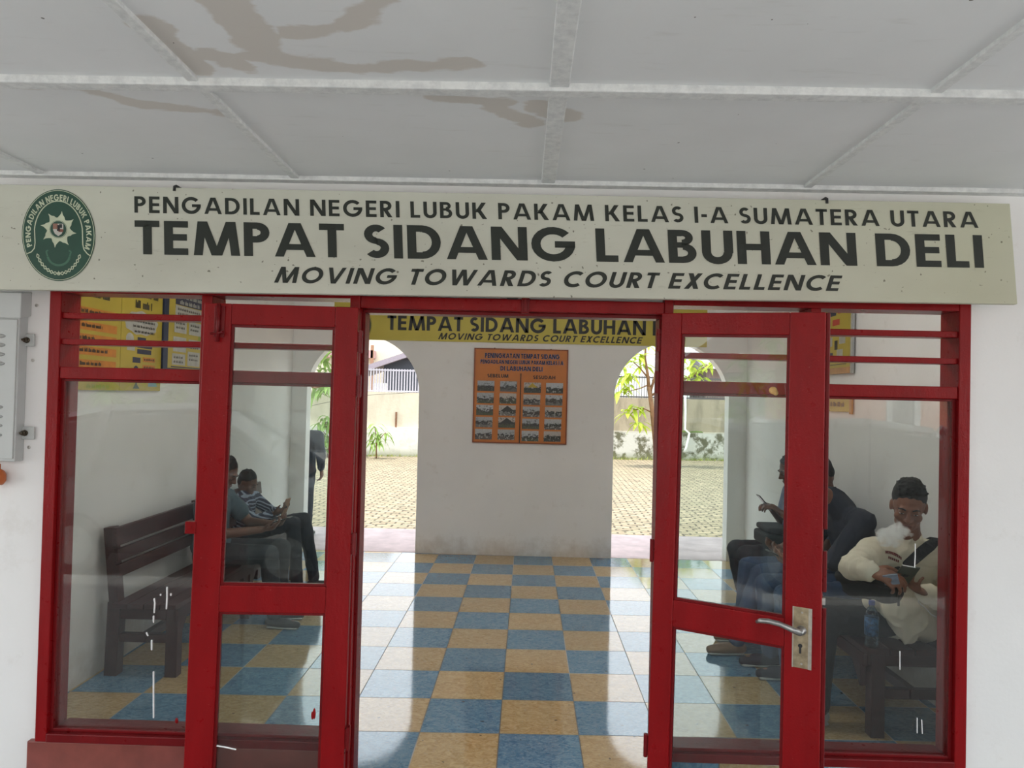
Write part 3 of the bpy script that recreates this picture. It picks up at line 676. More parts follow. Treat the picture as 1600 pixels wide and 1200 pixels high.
for s, x0, x1, y0, y1, mat in (('PENINGKATAN TEMPAT SIDANG', 250, 1030, 190, 142, 'blueink'), ('PENGADILAN NEGERI LUBUK PAKAM KELAS I A', 205, 1070, 250, 210, 'blueink'), ('DI LABUHAN DELI', 415, 855, 320, 274, 'blueink'), ('SEBELUM', 280, 500, 394, 358, 'ink'), ('SESUDAH', 760, 990, 400, 364, 'ink')):
    a, z0 = bu(x0, y0); c, z1 = bu(x1, y1)
    if mat == 'blueink': obj('lettering', text_on(MB(), s, pf(.001), a-.002, c+.003, z0-.002, z1+.002, .27, .09, .35), M['halo'], pbd, fix=False)
    obj('lettering', text_on(MB(), s, pf(.0018), a, c, z0, z1, .23, .12, .36), M[mat], pbd, fix=False)
xa, za = bu(630, 1068); _, zb_ = bu(630, 345)
obj('divider_bar', MB().box(xa-.004, xa+.005, -.032, -.022, za, zb_), M['ink'], pbd, bevel=.001)
def photo_mat(i):
    """a small printed snapshot: sky, a dark roof or trees, a lighter ground"""
    rnd = random.Random(i*17+3); t = NT('snapshot_print'); gen = t.new('ShaderNodeTexCoord').outputs['Generated']; g = t.xyz(gen)
    mp = t.new('ShaderNodeMapping'); t.put(mp.inputs[0], gen); mp.inputs['Location'].default_value = (i*3.7, i*1.3, i*2.1); tcn = mp.outputs[0]
    n = t.noise(4.5, 5, vec=tcn, rough=.65); z = t.math('ADD', g[2], t.math('MULTIPLY', t.math('SUBTRACT', n, .5), rnd.uniform(.9, 1.7)))
    sky = rnd.choice([(.42,.44,.46),(.36,.38,.40),(.45,.40,.36),(.30,.33,.36)]); dk = rnd.choice([(.022,.026,.02),(.03,.03,.032),(.04,.033,.028)]); gr = rnd.choice([(.06,.075,.04),(.10,.09,.08),(.16,.16,.15),(.04,.045,.035)])
    col = t.mix(t.ramp(z, .52, .60), dk, sky); col = t.mix(t.ramp(z, .32, .24), col, gr)
    n2 = t.noise(7, 3, vec=tcn, stretch=(1.4, 1, .7)); col = t.mix(t.math('MULTIPLY', t.ramp(n2, .55, .60), .8), col, rnd.choice([(.40,.41,.38),(.30,.30,.28),(.10,.11,.09)]))
    col = t.mix(t.math('MULTIPLY', t.ramp(t.noise(22, 3, vec=tcn), .5, .7), .4), col, (.02, .02, .02)); t.base(col); t.rough(.35); return t.m
colx = ((178, 355), (415, 592), (665, 843), (897, 1075)); i = 0
for k, (x0, x1) in enumerate(colx):
    for r_ in range(5):
        y0 = 428 + r_*125.5 + (10 if k > 1 else 2); dx = -r_*3.4
        a, zA = bu(x0+dx, y0+108); c, zB = bu(x1+dx, y0)
        po = obj('photo', MB().box(a, c, -.0245, -.0222, zA, zB), photo_mat(i), pbd); i += 1
        if k == 2 and r_ == 0:
            obj('gable', MB().add([pf(.0035)(lerp(a,c,.22), lerp(zA,zB,.52)), pf(.0035)(lerp(a,c,.8), lerp(zA,zB,.52)), pf(.0035)(lerp(a,c,.5), lerp(zA,zB,.95))], [(0,1,2)]), plain('yellow_gable_print', lin(176,150,40), .4), po, fix=False)
        elif k == 1 and r_ in (2, 3): obj('gable', MB().add([pf(.0035)(lerp(a,c,.08), lerp(zA,zB,.42)), pf(.0035)(lerp(a,c,.95), lerp(zA,zB,.42)), pf(.0035)(lerp(a,c,.5), lerp(zA,zB,.96))], [(0,1,2)]), plain('dark_gable_print', (.035,.037,.035), .4), po, fix=False)
for cx in (350, 940):
    x_, z_ = bu(cx, 96); obj('hanger', MB().box(x_-.006, x_+.006, -.018, -.001, pz1, z_+.012), M['black'], pbd)

# ------------------------------------------------------------------ side wall posters
def poster_on(side, root, a0, a1, z0, z1, mat, name, lift=0.0, thick=.002, parent=None, **k):
    """flat piece on a side wall from y=a0 to y=a1"""
    x = XL if side == 'l' else XR; sg = 1 if side == 'l' else -1
    x0, x1 = x+sg*(.012+lift), x+sg*(.012+lift+thick)
    return obj(name, MB().box(min(x0,x1), max(x0,x1), min(a0,a1), max(a0,a1), z0, z1), mat, parent or root, **k)
M['py'] = plain('yellow_poster', lin(172, 153, 54), .45, .06, 3); M['po'] = plain('orange_strip', lin(186, 118, 40), .5); M['pw'] = plain('grey_white_print', lin(168, 168, 160), .5)
M['pn'] = plain('navy_print', lin(36, 40, 66), .5); M['pg'] = plain('green_print', lin(140, 150, 50), .5); M['pb'] = plain('light_blue_print', lin(110, 150, 160), .5)
M['pd'] = plain('dark_print', (.03, .028, .02), .5)
def scribble(side, a0, a1, zc, h, seed, mat, root, name='printed_line'):
    """one line of small print: a row of short word-like bars"""
    rnd = random.Random(seed); x = XL if side == 'l' else XR; sg = 1 if side == 'l' else -1; mb = MB(); a = a0; X_ = x+sg*.0165; d = 1 if a1 > a0 else -1
    while (a1-a)*d > .004:
        wd = rnd.uniform(.03, .07)*h/.03; e = a+d*min(wd, abs(a1-a)); k = a
        while (e-k)*d > .002:
            st = h*.32; hh = h*(1 if rnd.random() < .35 else .72); k2 = k+d*min(st*.72, abs(e-k))
            mb.add([(X_,k,zc-h/2),(X_,k2,zc-h/2),(X_,k2,zc-h/2+hh),(X_,k,zc-h/2+hh)], [(0,1,2,3)]); k += d*st
        a = e+d*.014*h/.03
    return obj(name, mb, mat, root, fix=False)
# two yellow posters and a framed chart on the left wall
pA = thing('poster', (XL, -3.5, 1.67), 'yellow poster with orange text strips on the left wall, nearest the left window jamb', 'poster')
poster_on('l', pA, -3.98, -3.292, 1.672, 2.42, M['py'], 'sheet')
scribble('l', -3.90, -3.40, 2.32, .045, 1, M['pd'], pA, 'heading'); scribble('l', -3.84, -3.41, 2.225, .045, 2, M['pd'], pA, 'heading')
for i, z in enumerate((2.115, 2.035, 1.965, 1.895, 1.820, 1.755)):
    poster_on('l', pA, -3.95, -3.335, z-.024, z+.024, M['po'], 'text_strip', .001); scribble('l', -3.93, -3.335-.08-(i % 3)*.07, z+.004, .022, 20+i, M['pd'], pA)
scribble('l', -3.62, -3.40, 1.695, .024, 40, M['pg'], pA)
pB = thing('poster', (XL, -3.0, 1.67), 'yellow poster with a grey text cloud and round diagram on the left wall', 'poster')
poster_on('l', pB, -3.288, -2.80, 1.672, 2.42, M['py'], 'sheet')
scribble('l', -3.23, -2.86, 2.30, .05, 3, M['pd'], pB, 'heading'); scribble('l', -3.14, -2.94, 2.225, .05, 4, M['pd'], pB, 'heading')
def blob(side, root, pts, mat, lift, name):
    x = (XL if side == 'l' else XR); sg = 1 if side == 'l' else -1
    return obj(name, MB().add([(x+sg*(.014+lift), a, z) for a, z in pts], [tuple(range(len(pts)))]), mat, root, fix=False)
blob('l', pB, [(-3.06+.20*cos(2*pi*k/40)*(1+.06*sin(7*2*pi*k/40)), 2.105+.075*sin(2*pi*k/40)*(1+.08*sin(9*2*pi*k/40))) for k in range(40)], M['pw'], .001, 'text_cloud')
for k in range(4): scribble('l', -3.20+.02*k, -2.90, 2.15-.033*k, .016, 50+k, M['pd'], pB)
for k, (a, c) in enumerate(((-3.10, -3.0), (-3.10, -2.92), (-3.10, -2.93))): poster_on('l', pB, a, c, 1.985-.038*k, 2.015-.038*k, M['pn'], 'navy_strip', .001)
blob('l', pB, [(-3.19+.045*cos(2*pi*k/24), 2.00+.035*sin(2*pi*k/24)) for k in range(24)], M['pw'], .001, 'figure_drawing'); blob('l', pB, [(-3.22,1.925),(-3.13,1.925),(-3.13,1.975),(-3.22,1.975)], M['pw'], .001, 'figure_drawing')
for k, (a, z, r_) in enumerate(((-3.11, 1.79, .035), (-3.18, 1.755, .028), (-3.04, 1.755, .028))): blob('l', pB, [(a+r_*cos(2*pi*j/20), z+r_*1.2*sin(2*pi*j/20)) for j in range(20)], M['pn'] if k == 0 else M['pb'], .001, 'diagram_circle')
poster_on('l', pB, -3.15, -3.06, 1.85, 1.885, M['pn'], 'navy_strip', .001)
for k in range(2): poster_on('l', pB, -3.03, -2.88, 1.86-.05*k, 1.89-.05*k, M['po'], 'text_strip', .001); scribble('l', -3.02, -2.89, 1.876-.05*k, .014, 60+k, M['pd'], pB)
blob('l', pB, [(-3.14,1.685),(-3.06,1.685),(-3.09,1.71),(-3.10,1.735),(-3.12,1.71)], M['emb'], .001, 'green_badge'); blob('l', pB, [(-2.96,1.70),(-2.84,1.70),(-2.86,1.73),(-2.93,1.74),(-2.94,1.80)], M['pb'], .001, 'blue_shape')
pC = thing('notice_chart', (XL, -2.4, 1.83), 'yellow chart of white boxes in a navy frame on the left wall', 'notice board')
poster_on('l', pC, -2.735, -1.95, 1.835, 2.50, M['py'], 'sheet')
for a0, a1, z0, z1 in ((-2.80, -2.735, 1.80, 2.53), (-1.95, -1.90, 1.80, 2.53), (-2.735, -1.95, 1.80, 1.835), (-2.735, -1.95, 2.50, 2.53)): poster_on('l', pC, a0, a1, z0, z1, M['navy'], 'frame', .0, .016, bevel=.002)
blob('l', pC, [(-2.28,2.0),(-1.96,2.0),(-1.96,2.49),(-2.36,2.49),(-2.30,2.4),(-2.2,2.3)], M['pg'], .001, 'green_field')
poster_on('l', pC, -2.62, -2.20, 2.29, 2.38, M['pn'], 'heading_panel', .002); scribble('l', -2.60, -2.22, 2.355, .03, 5, M['pw'], pC, 'heading'); scribble('l', -2.56, -2.24, 2.312, .03, 6, M['pw'], pC, 'heading')
poster_on('l', pC, -2.62, -2.20, 2.20, 2.285, M['pw'], 'text_panel', .002); scribble('l', -2.59, -2.24, 2.26, .018, 7, M['pd'], pC); scribble('l', -2.59, -2.24, 2.228, .018, 8, M['pd'], pC)
for a0, a1, z0, z1, s in ((-2.63, -2.45, 2.09, 2.185, 9), (-2.41, -2.22, 2.09, 2.185, 10), (-2.64, -2.45, 1.955, 2.06, 0), (-2.41, -2.22, 1.99, 2.055, 11), (-2.65, -2.46, 1.86, 1.94, 12), (-2.42, -2.23, 1.86, 1.965, 13)):
    poster_on('l', pC, a0, a1, z0, z1, M['pw'], 'text_box', .002)
    if s:
        for k in range(2): scribble('l', a0+.02, a1-.03, z1-.025-.032*k, .017, s*5+k, M['pd'], pC)
poster_on('l', pC, -2.19, -2.06, 2.20, 2.225, M['pd'], 'dark_label', .002); poster_on('l', pC, -2.20, -2.06, 1.955, 1.975, M['pd'], 'dark_label', .002)
poster_on('l', pC, -2.66, -2.0, 1.842, 1.850, M['pn'], 'navy_strip', .002)
# right wall: framed yellow poster with a small yellow notice under it
M['fwood'] = plain('light_wood_frame', lin(168, 120, 62), .45, .2, 12); M['pr'] = plain('red_print', lin(170, 44, 36), .5)
pD = thing('poster', (XR, -2.2, 1.93), 'wood framed yellow poster with red lettering high on the right wall', 'poster')
poster_on('r', pD, -2.455, -1.75, 1.945, 2.52, M['py'], 'sheet')
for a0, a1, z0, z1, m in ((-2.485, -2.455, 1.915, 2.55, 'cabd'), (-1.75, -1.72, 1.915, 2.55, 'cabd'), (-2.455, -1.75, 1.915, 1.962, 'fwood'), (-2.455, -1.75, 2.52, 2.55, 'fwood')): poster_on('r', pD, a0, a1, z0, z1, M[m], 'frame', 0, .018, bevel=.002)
for a0, a1, z0, z1, m in ((-2.36, -2.21, 2.37, 2.45, 'pr'), (-2.18, -2.03, 2.36, 2.42, 'pn'), (-2.24, -2.12, 2.285, 2.33, 'pr'), (-2.34, -2.24, 2.14, 2.20, 'pw'), (-2.21, -2.16, 2.10, 2.17, 'pd'), (-2.12, -2.02, 2.13, 2.20, 'pw'), (-2.30, -2.20, 2.03, 2.10, 'pw'), (-2.13, -2.04, 2.02, 2.08, 'pn'), (-2.36, -2.06, 1.985, 1.99, 'pd')): poster_on('r', pD, a0, a1, z0, z1, M[m], 'print_block', .001)
pE = thing('poster', (XR, -2.2, 1.63), 'small yellow notice with grey print below the framed poster on the right wall', 'poster')
poster_on('r', pE, -2.44, -1.86, 1.635, 1.79, M['py'], 'sheet')
poster_on('r', pE, -2.475, -2.44, 1.62, 1.80, M['fwood'], 'frame', 0, .012)
scribble('r', -2.38, -1.95, 1.745, .03, 70, M['cabd'], pE); scribble('r', -2.34, -2.02, 1.69, .035, 71, M['pd'], pE)

# ------------------------------------------------------------------ benches
def bench(name, x_wall, sg, y0, y1, label, seat_z=.43, top=.865, front=.48, leg_in=.04):
    """sg=+1: back against the left wall and facing +x"""
    root = thing(name, (x_wall+sg*.25, (y0+y1)/2, 0), label, 'bench'); wd = M['benchwood']
    X_ = lambda d: x_wall+sg*d
    def bx_(n, d0, d1, a0, a1, z0, z1, **k): return obj(n, MB().box(min(X_(d0),X_(d1)), max(X_(d0),X_(d1)), a0, a1, z0, z1), wd, root, bevel=.004, **k)
    ys = [y0+.035, (y0+y1)/2, y1-.035]
    for y in ys:
        m = MB(); a = [(X_(.085), y, 0), (X_(.095), y, seat_z)]; m.bar(a[0], a[1], .07, .075, (1,0,0)); m.bar((X_(.095), y, seat_z-.02), (X_(.045), y, top), .07, .055, (1,0,0)); obj('back_leg', m, wd, root, bevel=.003)
        obj('front_leg', MB().bar((X_(front-leg_in), y, 0), (X_(front-leg_in), y, seat_z-.03), .065, .07, (1,0,0)), wd, root, bevel=.003)
        bx_('stretcher', .1, front-.07, y-.02, y+.02, .195, .245)
        bx_('end_rail', .07, front-.01, y-.022, y+.022, seat_z-.10, seat_z-.03)
        g = MB()
        for s_ in (-1, 1):
            if y0 <= y+s_*.06 <= y1: g.add([(X_(front-.06), y+s_*.03, seat_z-.10), (X_(front-.06), y+s_*.13, seat_z-.10), (X_(front-.06), y+s_*.03, seat_z-.22), (X_(front-.02), y+s_*.03, seat_z-.10), (X_(front-.02), y+s_*.13, seat_z-.10), (X_(front-.02), y+s_*.03, seat_z-.22)], [(0,1,2),(3,5,4),(0,3,4,1),(1,4,5,2),(2,5,3,0)])
        obj('bracket', g, wd, root)
    for k in range(4):
        w = (front-.10)/4; bx_('seat_slat', .10+k*w, .10+(k+1)*w-.006, y0-.03, y1+.03, seat_z-.03, seat_z)
    bx_('apron', front-.03, front-.005, y0, y1, seat_z-.10, seat_z-.03)
    bx_('long_stretcher', front*.52, front*.52+.04, y0, y1, .20, .25)
    for k, (z0, z1) in enumerate(((top-.105, top), (top-.195, top-.125), (top-.285, top-.215))):
        o_ = lambda z: .095-.05*(z-seat_z)/(top-seat_z)+.03
        m = MB(); a, c = o_(z0), o_(z1)
        m.add([(X_(a), y0-.01, z0), (X_(a+.024), y0-.01, z0), (X_(c+.024), y0-.01, z1), (X_(c), y0-.01, z1), (X_(a), y1+.01, z0), (X_(a+.024), y1+.01, z0), (X_(c+.024), y1+.01, z1), (X_(c), y1+.01, z1)], [(0,1,2,3),(7,6,5,4),(0,4,5,1),(1,5,6,2),(2,6,7,3),(3,7,4,0)])
        obj('back_slat', m, wd, root, bevel=.003)
    return root
benchL = bench('bench', XL+.015, 1, -3.44, -1.15, 'dark slatted wooden bench with an empty near end along the left wall')
benchR = bench('bench', XR-.015, -1, -3.93, -1.65, 'dark slatted wooden bench crowded with seated men along the right wall', .46, .87, .60, .085)

# ------------------------------------------------------------------ yard behind the arches
t = NT('sunlit_block_paving'); p = t.pos()
mp = t.new('ShaderNodeMapping'); t.put(mp.inputs[0], p); mp.inputs['Rotation'].default_value = (0, 0, R(2))
wv = t.noise(1.6, 3, vec=p); dv = t.new('ShaderNodeVectorMath', operation='ADD'); cbv = t.new('ShaderNodeCombineXYZ'); t.put(cbv.inputs[1], t.math('MULTIPLY', t.noise(5, 2, vec=p), .22)); t.put(dv.inputs[0], mp.outputs[0]); t.put(dv.inputs[1], cbv.outputs[0])
br = t.new('ShaderNodeTexBrick'); t.put(br.inputs['Vector'], dv.outputs[0]); br.inputs['Scale'].default_value = 1; br.inputs['Brick Width'].default_value = .22; br.inputs['Row Height'].default_value = .115; br.inputs['Mortar Size'].default_value = .016
br.inputs['Color1'].default_value = (.36,.29,.19,1); br.inputs['Color2'].default_value = (.25,.20,.13,1); br.inputs['Mortar'].default_value = (.07,.055,.035,1)
near = t.ramp(t.math('ADD', t.xyz(p)[1], t.math('MULTIPLY', t.noise(2, 4), .8)), 2.4, 2.0)  # grey strip by the step: eave shade put into the paving colour
col = t.mix(near, br.outputs[0], t.mix(.6, br.outputs[0], (.30, .29, .27))); col = t.mix(t.math('MULTIPLY', t.ramp(t.noise(4, 6), .5, .7), .4), col, (.22, .20, .12))
t.base(col); t.rough(.9); t.bump(br.outputs['Fac'], -.5, .02); M['paving'] = t.m
yd = MB().add([(-30, 1.40, -.12), (30, 1.40, -.12), (30, 40, -.12), (-30, 40, -.12)], [(0,1,2,3)])
struct('ground', MB().box(-30, 30, 1.40, 40, -.3, -.12), M['paving'], 'sunlit paved yard behind the arched openings', 'yard')
M['apron'] = plain('pinkish_cement', (.58, .46, .46), .75, .16, 5)
struct('floor', MB().box(-6, 6, .02, 1.33, -.2, .003), M['apron'], 'pinkish cement step outside the arches', 'step', bevel=.008)
struct('floor', MB().box(-6, 6, 1.33, 1.395, -.24, -.19), M['black'], 'dark drain gap between the cement step and the paved yard', 'drain')
# boundary wall of two tiers, slightly askew to the room
def skew(x, y0): return y0 + .1325*x
t = NT('stained_boundary_wall'); p = t.pos(); pz = t.xyz(p)
old = t.ramp(t.math('ADD', pz[0], t.math('MULTIPLY', t.noise(.8, 3), 1.5)), -.2, 1.6)
col = t.mix(old, (.60, .54, .43), (.36, .305, .22))
st = t.ramp(t.noise(3.2, 7, stretch=(1, 1, .25), rough=.7), .46, .62); col = t.mix(t.math('MULTIPLY', st, t.math('ADD', .18, t.math('MULTIPLY', old, .45))), col, (.20, .17, .12))
low = t.ramp(pz[2], .74, .68); lc = t.mix(old, (.68, .66, .60), (.56, .55, .50)); col = t.mix(low, col, lc)
ms = t.ramp(t.noise(2.6, 9, rough=.72), .47, .56); col = t.mix(t.math('MULTIPLY', t.math('MULTIPLY', ms, low), t.math('ADD', .15, t.math('MULTIPLY', old, .8))), col, (.10, .095, .05))
col = t.mix(t.math('MULTIPLY', t.ramp(pz[2], .12, -.1), .6), col, (.16, .18, .06)); t.base(col); t.rough(.9); t.bump(t.noise(12, 6), .3, .02); M['bwall'] = t.m
wbm = MB()
def slab(mb, xa, xb, y0, d0, d1, z0, z1):
    return mb.add([(xa,skew(xa,y0)+d0,z0),(xb,skew(xb,y0)+d0,z0),(xb,skew(xb,y0)+d1,z0),(xa,skew(xa,y0)+d1,z0),(xa,skew(xa,y0)+d0,z1),(xb,skew(xb,y0)+d0,z1),(xb,skew(xb,y0)+d1,z1),(xa,skew(xa,y0)+d1,z1)], [(0,3,2,1),(4,5,6,7),(0,1,5,4),(1,2,6,5),(2,3,7,6),(3,0,4,7)])
slab(wbm, -14, 14, 13.5, 0, .5, -.15, .715); slab(wbm, -14, 14, 13.5, .16, .5, .715, 1.735)
struct('wall_yard', wbm, M['bwall'], 'stained two tier boundary wall at the far side of the yard', 'wall')
M['moss'] = plain('moss_green', (.10, .14, .03), .9, .4, 30, .5)
gm = MB(); rnd = random.Random(5)
for k in range(900):
    x = rnd.uniform(-7, 7); y = skew(x, 13.5)-.03-abs(rnd.gauss(0, .09)); h = rnd.uniform(.03, .11); a = rnd.uniform(0, pi); w = .012
    gm.add([(x-w*cos(a), y-w*sin(a), -.12), (x+w*cos(a), y+w*sin(a), -.12), (x+rnd.uniform(-.05,.05), y+rnd.uniform(-.05,.03), -.12+h)], [(0,1,2)])
tag(obj('grass_fringe', gm, plain('yellow_green_grass', (.30, .34, .07), .8, .3, 8), fix=False), 'fringe of short grass along the foot of the boundary wall', 'grass', None, 'stuff')
mm = MB()
for k in range(16):
    x = 4.95+rnd.uniform(-.35, .6); mm.ell((x, skew(x, 13.5)+.06, .72), (rnd.uniform(.05,.12), .05, rnd.uniform(.02,.06)))
tag(obj('moss_clump', remesh(mm, .02, 2), M['moss']), 'green clump of moss on the ledge of the boundary wall', 'moss')
P = at(1070, 606, 13.9)
pp = [at(1070, 600, 14.08), at(1071, 640, 14.08), at(1070, 671, 14.06), at(1077, 677, 13.99), at(1072, 700, 13.9), at(1069, 706, 13.86)]
tag(obj('drain_pipe', MB().tube(pp, .035, 10), plain('white_pvc', (.78, .78, .76), .4), smooth=True), 'bent white drain pipe running down the boundary wall', 'pipe')
P = at(620, 668, 13.25); tag(obj('rusty_post', MB().bar((P.x, skew(P.x, 13.5)+.08, .70), (P.x, skew(P.x, 13.5)+.08, 1.16), .05, .05), plain('rust', lin(120, 84, 62), .8, .3, 20)), 'short rusty post standing on the ledge of the boundary wall', 'post')
# fences on the wall
def fence(name, xa, xb, z0, z1, pitch, w, mat, label, diag=False):
    root = thing(name, ((xa+xb)/2, skew((xa+xb)/2, 13.5)+.33, z0), label, 'fence')
    y_ = lambda x: skew(x, 13.5)+.33
    for z in (z0+.03, z1-.03): obj('rail', MB().bar((xa, y_(xa), z), (xb, y_(xb), z), .04, .045), mat, root)
    x = xa; k = 0
    while x <= xb and k < 70:
        o_ = obj('bar', MB().bar((x, y_(x), z0), (x, y_(x), z1+.01), w, w, (0,1,0)), mat, root); x += pitch; k += 1
    if diag: obj('brace', MB().bar((xb-1.05, y_(xb-1.05)-.03, z1-.08), (xb-.08, y_(xb)-.03, z0+.05), .035, .05), mat, root)
    return root
M['fl'] = plain('pale_lilac_fence_paint', lin(176, 172, 182), .5); M['fd'] = plain('dark_iron_fence', lin(70, 68, 70), .5)
fence('fence', -4.9, -1.78, 1.735, 2.41, .081, .034, M['fl'], 'pale lilac railing on the boundary wall seen through the left arch', True)
fence('fence', 2.5, 6.6, 1.735, 2.40, .080, .016, M['fd'], 'thin dark iron railing on the boundary wall seen through the right arch')
# houses beyond the wall
hs = thing('house', (-3.2, 19.5, -.12), 'dark walled shed with a sloping lilac grey roof beyond the left arch', 'house')
obj('wall', MB().box(-4.9, -1.0, 17.6, 22, -.12, 2.9), plain('dark_blue_grey_wall', lin(66, 70, 80), .8), hs)
ra, rb_ = at(556, 586, 17.2), at(662, 549, 17.2)
rf = MB().add([(ra.x-.6,17.1,ra.z-.2),(rb_.x+.6,17.1,rb_.z+.2),(rb_.x+.6,22.4,rb_.z+.5),(ra.x-.6,22.4,ra.z+.1),(ra.x-.6,17.1,ra.z+.0),(rb_.x+.6,17.1,rb_.z+.38),(rb_.x+.6,22.4,rb_.z+.7),(ra.x-.6,22.4,ra.z+.3)], [(0,3,2,1),(4,5,6,7),(0,1,5,4),(1,2,6,5),(2,3,7,6),(3,0,4,7)])
obj('roof', rf, plain('lilac_grey_roof', lin(150, 140, 150), .7), hs)
P0, P1 = at(583, 596, 17.55), at(604, 620, 17.55); obj('wall_panel', MB().box(P0.x, P1.x, 17.5, 17.6, -.1, P0.z-.05), plain('white_panel', (.7,.7,.68), .6), hs)
h2 = thing('house', (-5.0, 27, -.12), 'tall cream house with a pinkish balcony post far behind the left arch', 'house')
xa, xb = at(572, 540, 26).x, at(611, 540, 26).x
obj('wall', MB().box(xa-5, xb, 26.3, 31, -.12, 6.2), plain('cream_house_wall', (.72, .64, .52), .8), h2)
obj('balcony', MB().box(xa-2, at(585.5, 550, 26).x, 25.6, 26.3, at(580, 560, 26).z, at(580, 548, 26).z), plain('pinkish_balcony', lin(190, 150, 150), .7), h2)
obj('balcony_post', MB().box(at(582, 550, 26).x, at(586, 550, 26).x, 25.6, 25.75, -.12, at(580, 540, 26).z), plain('brown_post', lin(160, 120, 96), .7), h2)
h3 = thing('house', (5.2, 19, -.12), 'white walled house behind the thin railing beyond the right arch', 'house')
xa, xb = at(988, 600, 18).x, at(1080, 600, 18).x
obj('wall', MB().box(xa, xb, 18.2, 23, -.12, 4.4), plain('white_house_wall', (.78, .78, .78), .8), h3)
rfm = MB().add([(xa-.4,17.8,4.3),(xb+.1,17.8,4.3),(xb+.1,23.4,4.3),(xa-.4,23.4,4.3),(xa-.4,20.5,5.3),(xb+.1,20.5,5.3)], [(0,3,2,1),(0,1,5,4),(2,3,4,5),(1,2,5),(3,0,4)]); obj('roof', rfm, plain('grey_sheet_roof', (.4,.4,.42), .6), h3)
h4 = thing('house', (8, 20, -.12), 'brown boarded house with a grey roof behind the right end of the thin railing', 'house')
xa, xb = at(1108, 600, 18).x, at(1180, 600, 18).x
obj('wall', MB().box(xa, xb, 18.4, 23, -.12, 3.0), plain('brown_boards', lin(130, 110, 104), .8, .2, 4, 0, 0, 80, (6,1,.3)), h4)
obj('roof', MB().add([(xa-.2,18.0,2.85),(xb+.5,18.0,2.85),(xb+.5,23.4,2.85),(xa-.2,23.4,2.85),(xa-.2,20.7,3.7),(xb+.5,20.7,3.7)], [(0,3,2,1),(0,1,5,4),(2,3,4,5),(1,2,5),(3,0,4)]), plain('grey_roof_sheet', lin(150,146,150), .7), h4)

# ------------------------------------------------------------------ plants
def leaf(mb, base, d, L, w, up=V((0,0,1)), droop=.35):
    d = d.normalized(); s = d.cross(up)
    if s.length < .05: s = V((1,0,0))
    s.normalize(); n = s.cross(d); P = []
    for u, ww in ((0, .06), (.22, .8), (.5, 1), (.78, .62), (1, .02)):
        c = base + d*(L*u) - V((0,0,1))*(droop*L*u*u); P += [c - s*(w*ww/2) + n*(w*ww*.12), c, c + s*(w*ww/2) + n*(w*ww*.12)]
    mb.add(P, [(i*3+j, i*3+j+1, i*3+j+4, i*3+j+3) for i in range(4) for j in range(2)])
def leafmat(name, c):
    t = NT(name); t.base(t.mix(t.ramp(t.noise(2.5, 3), .3, .7), tuple(x*.7 for x in c), tuple(min(1, x*1.25) for x in c))); t.rough(.55)
    tr = t.new('ShaderNodeBsdfTranslucent'); tr.inputs[0].default_value = (*tuple(min(1, x*1.3) for x in c), 1); mx = t.new('ShaderNodeMixShader'); mx.inputs[0].default_value = .35
    t.put(mx.inputs[1], t.b.outputs[0]); t.put(mx.inputs[2], tr.outputs[0]); t.put(t.out.inputs[0], mx.outputs[0]); return t.m
M['lf1'] = leafmat('yellow_green_leaf', (.40, .50, .05)); M['lf2'] = leafmat('mango_green_leaf', (.22, .34, .07)); M['bark'] = plain('brown_bark', lin(122, 90, 62), .85, .25, 12, .4)
def plant(name, label, cat, limbs, tips, leafm, L, w, seed, per=7, droop=.5):
    """limbs: list of (points, radius0, radius1); tips: whorl centres"""
    rnd = random.Random(seed); root = thing(name, limbs[0][0][0], label, cat)
    tm = MB()
    for pts, r0, r1 in limbs:
        n = len(pts); tm.tube(pts, [r0+(r1-r0)*i/(n-1) for i in range(n)], 9)
    obj('trunk', tm, M['bark'], root, smooth=True)
    fm = MB()
    for c in tips:
        for k in range(per):
            a = 2*pi*k/per + rnd.uniform(-.4,.4); e = rnd.uniform(-.5, .6); d = V((cos(a)*cos(e), sin(a)*cos(e), sin(e)))
            leaf(fm, V(c)+V((rnd.gauss(0,.04), rnd.gauss(0,.04), rnd.gauss(0,.04))), d, L*rnd.uniform(.7,1.2), w*rnd.uniform(.8,1.2), droop=droop*rnd.uniform(.6,1.3))
    obj('foliage', fm, leafm, root, fix=False); return root
ty = 11.5
tp = lambda x, y, dy=0: at(x, y, ty+dy)
g0 = tp(1026, 720); g0.z = -.12
limbs = [([g0, tp(1024,690), tp(1019,640), tp(1014,605)], .075, .055), ([tp(1014,605), tp(1012,585), tp(1008,560), tp(1009,535)], .05, .02), ([tp(1016,612), tp(1023,590), tp(1028,560), tp(1034,525)], .04, .02), ([tp(1012,590), tp(1000,575), tp(990,566)], .025, .012),
         ([tp(1017,618), tp(1050,603), tp(1085,585), tp(1105,570)], .035, .015), ([tp(1016,600), tp(1000,607), tp(980,612)], .02, .01), ([tp(1020,645), tp(1005,638), tp(990,640)], .02, .01)]
tips = [tp(x, y, d) for x, y, d in ((990,566,0),(978,575,.2),(1000,556,-.2),(1012,540,0),(1005,570,.2),(985,585,-.1),(970,598,.1),(966,612,0),(980,604,.2),(975,588,.3),(990,635,0),(978,645,-.1),(1003,640,.1),(1000,660,0),(1030,530,.1),(1060,560,0),(1075,572,.2),(1088,562,-.1),(1100,575,.1),(1110,568,0),(1070,555,.3),(1085,585,0),(1040,545,.3),(1050,535,-.2),(1095,590,.2),(1062,585,.1))]
plant('tree', 'young yellow green tree with a slim forked trunk beyond the right arch', 'tree', limbs, tips, M['lf1'], .38, .12, 3, 8, .55)
sy = 12.15; sp = lambda x, y, d=0: at(x, y, sy+d)
def ground(p_): return V((p_.x, p_.y, -.12))
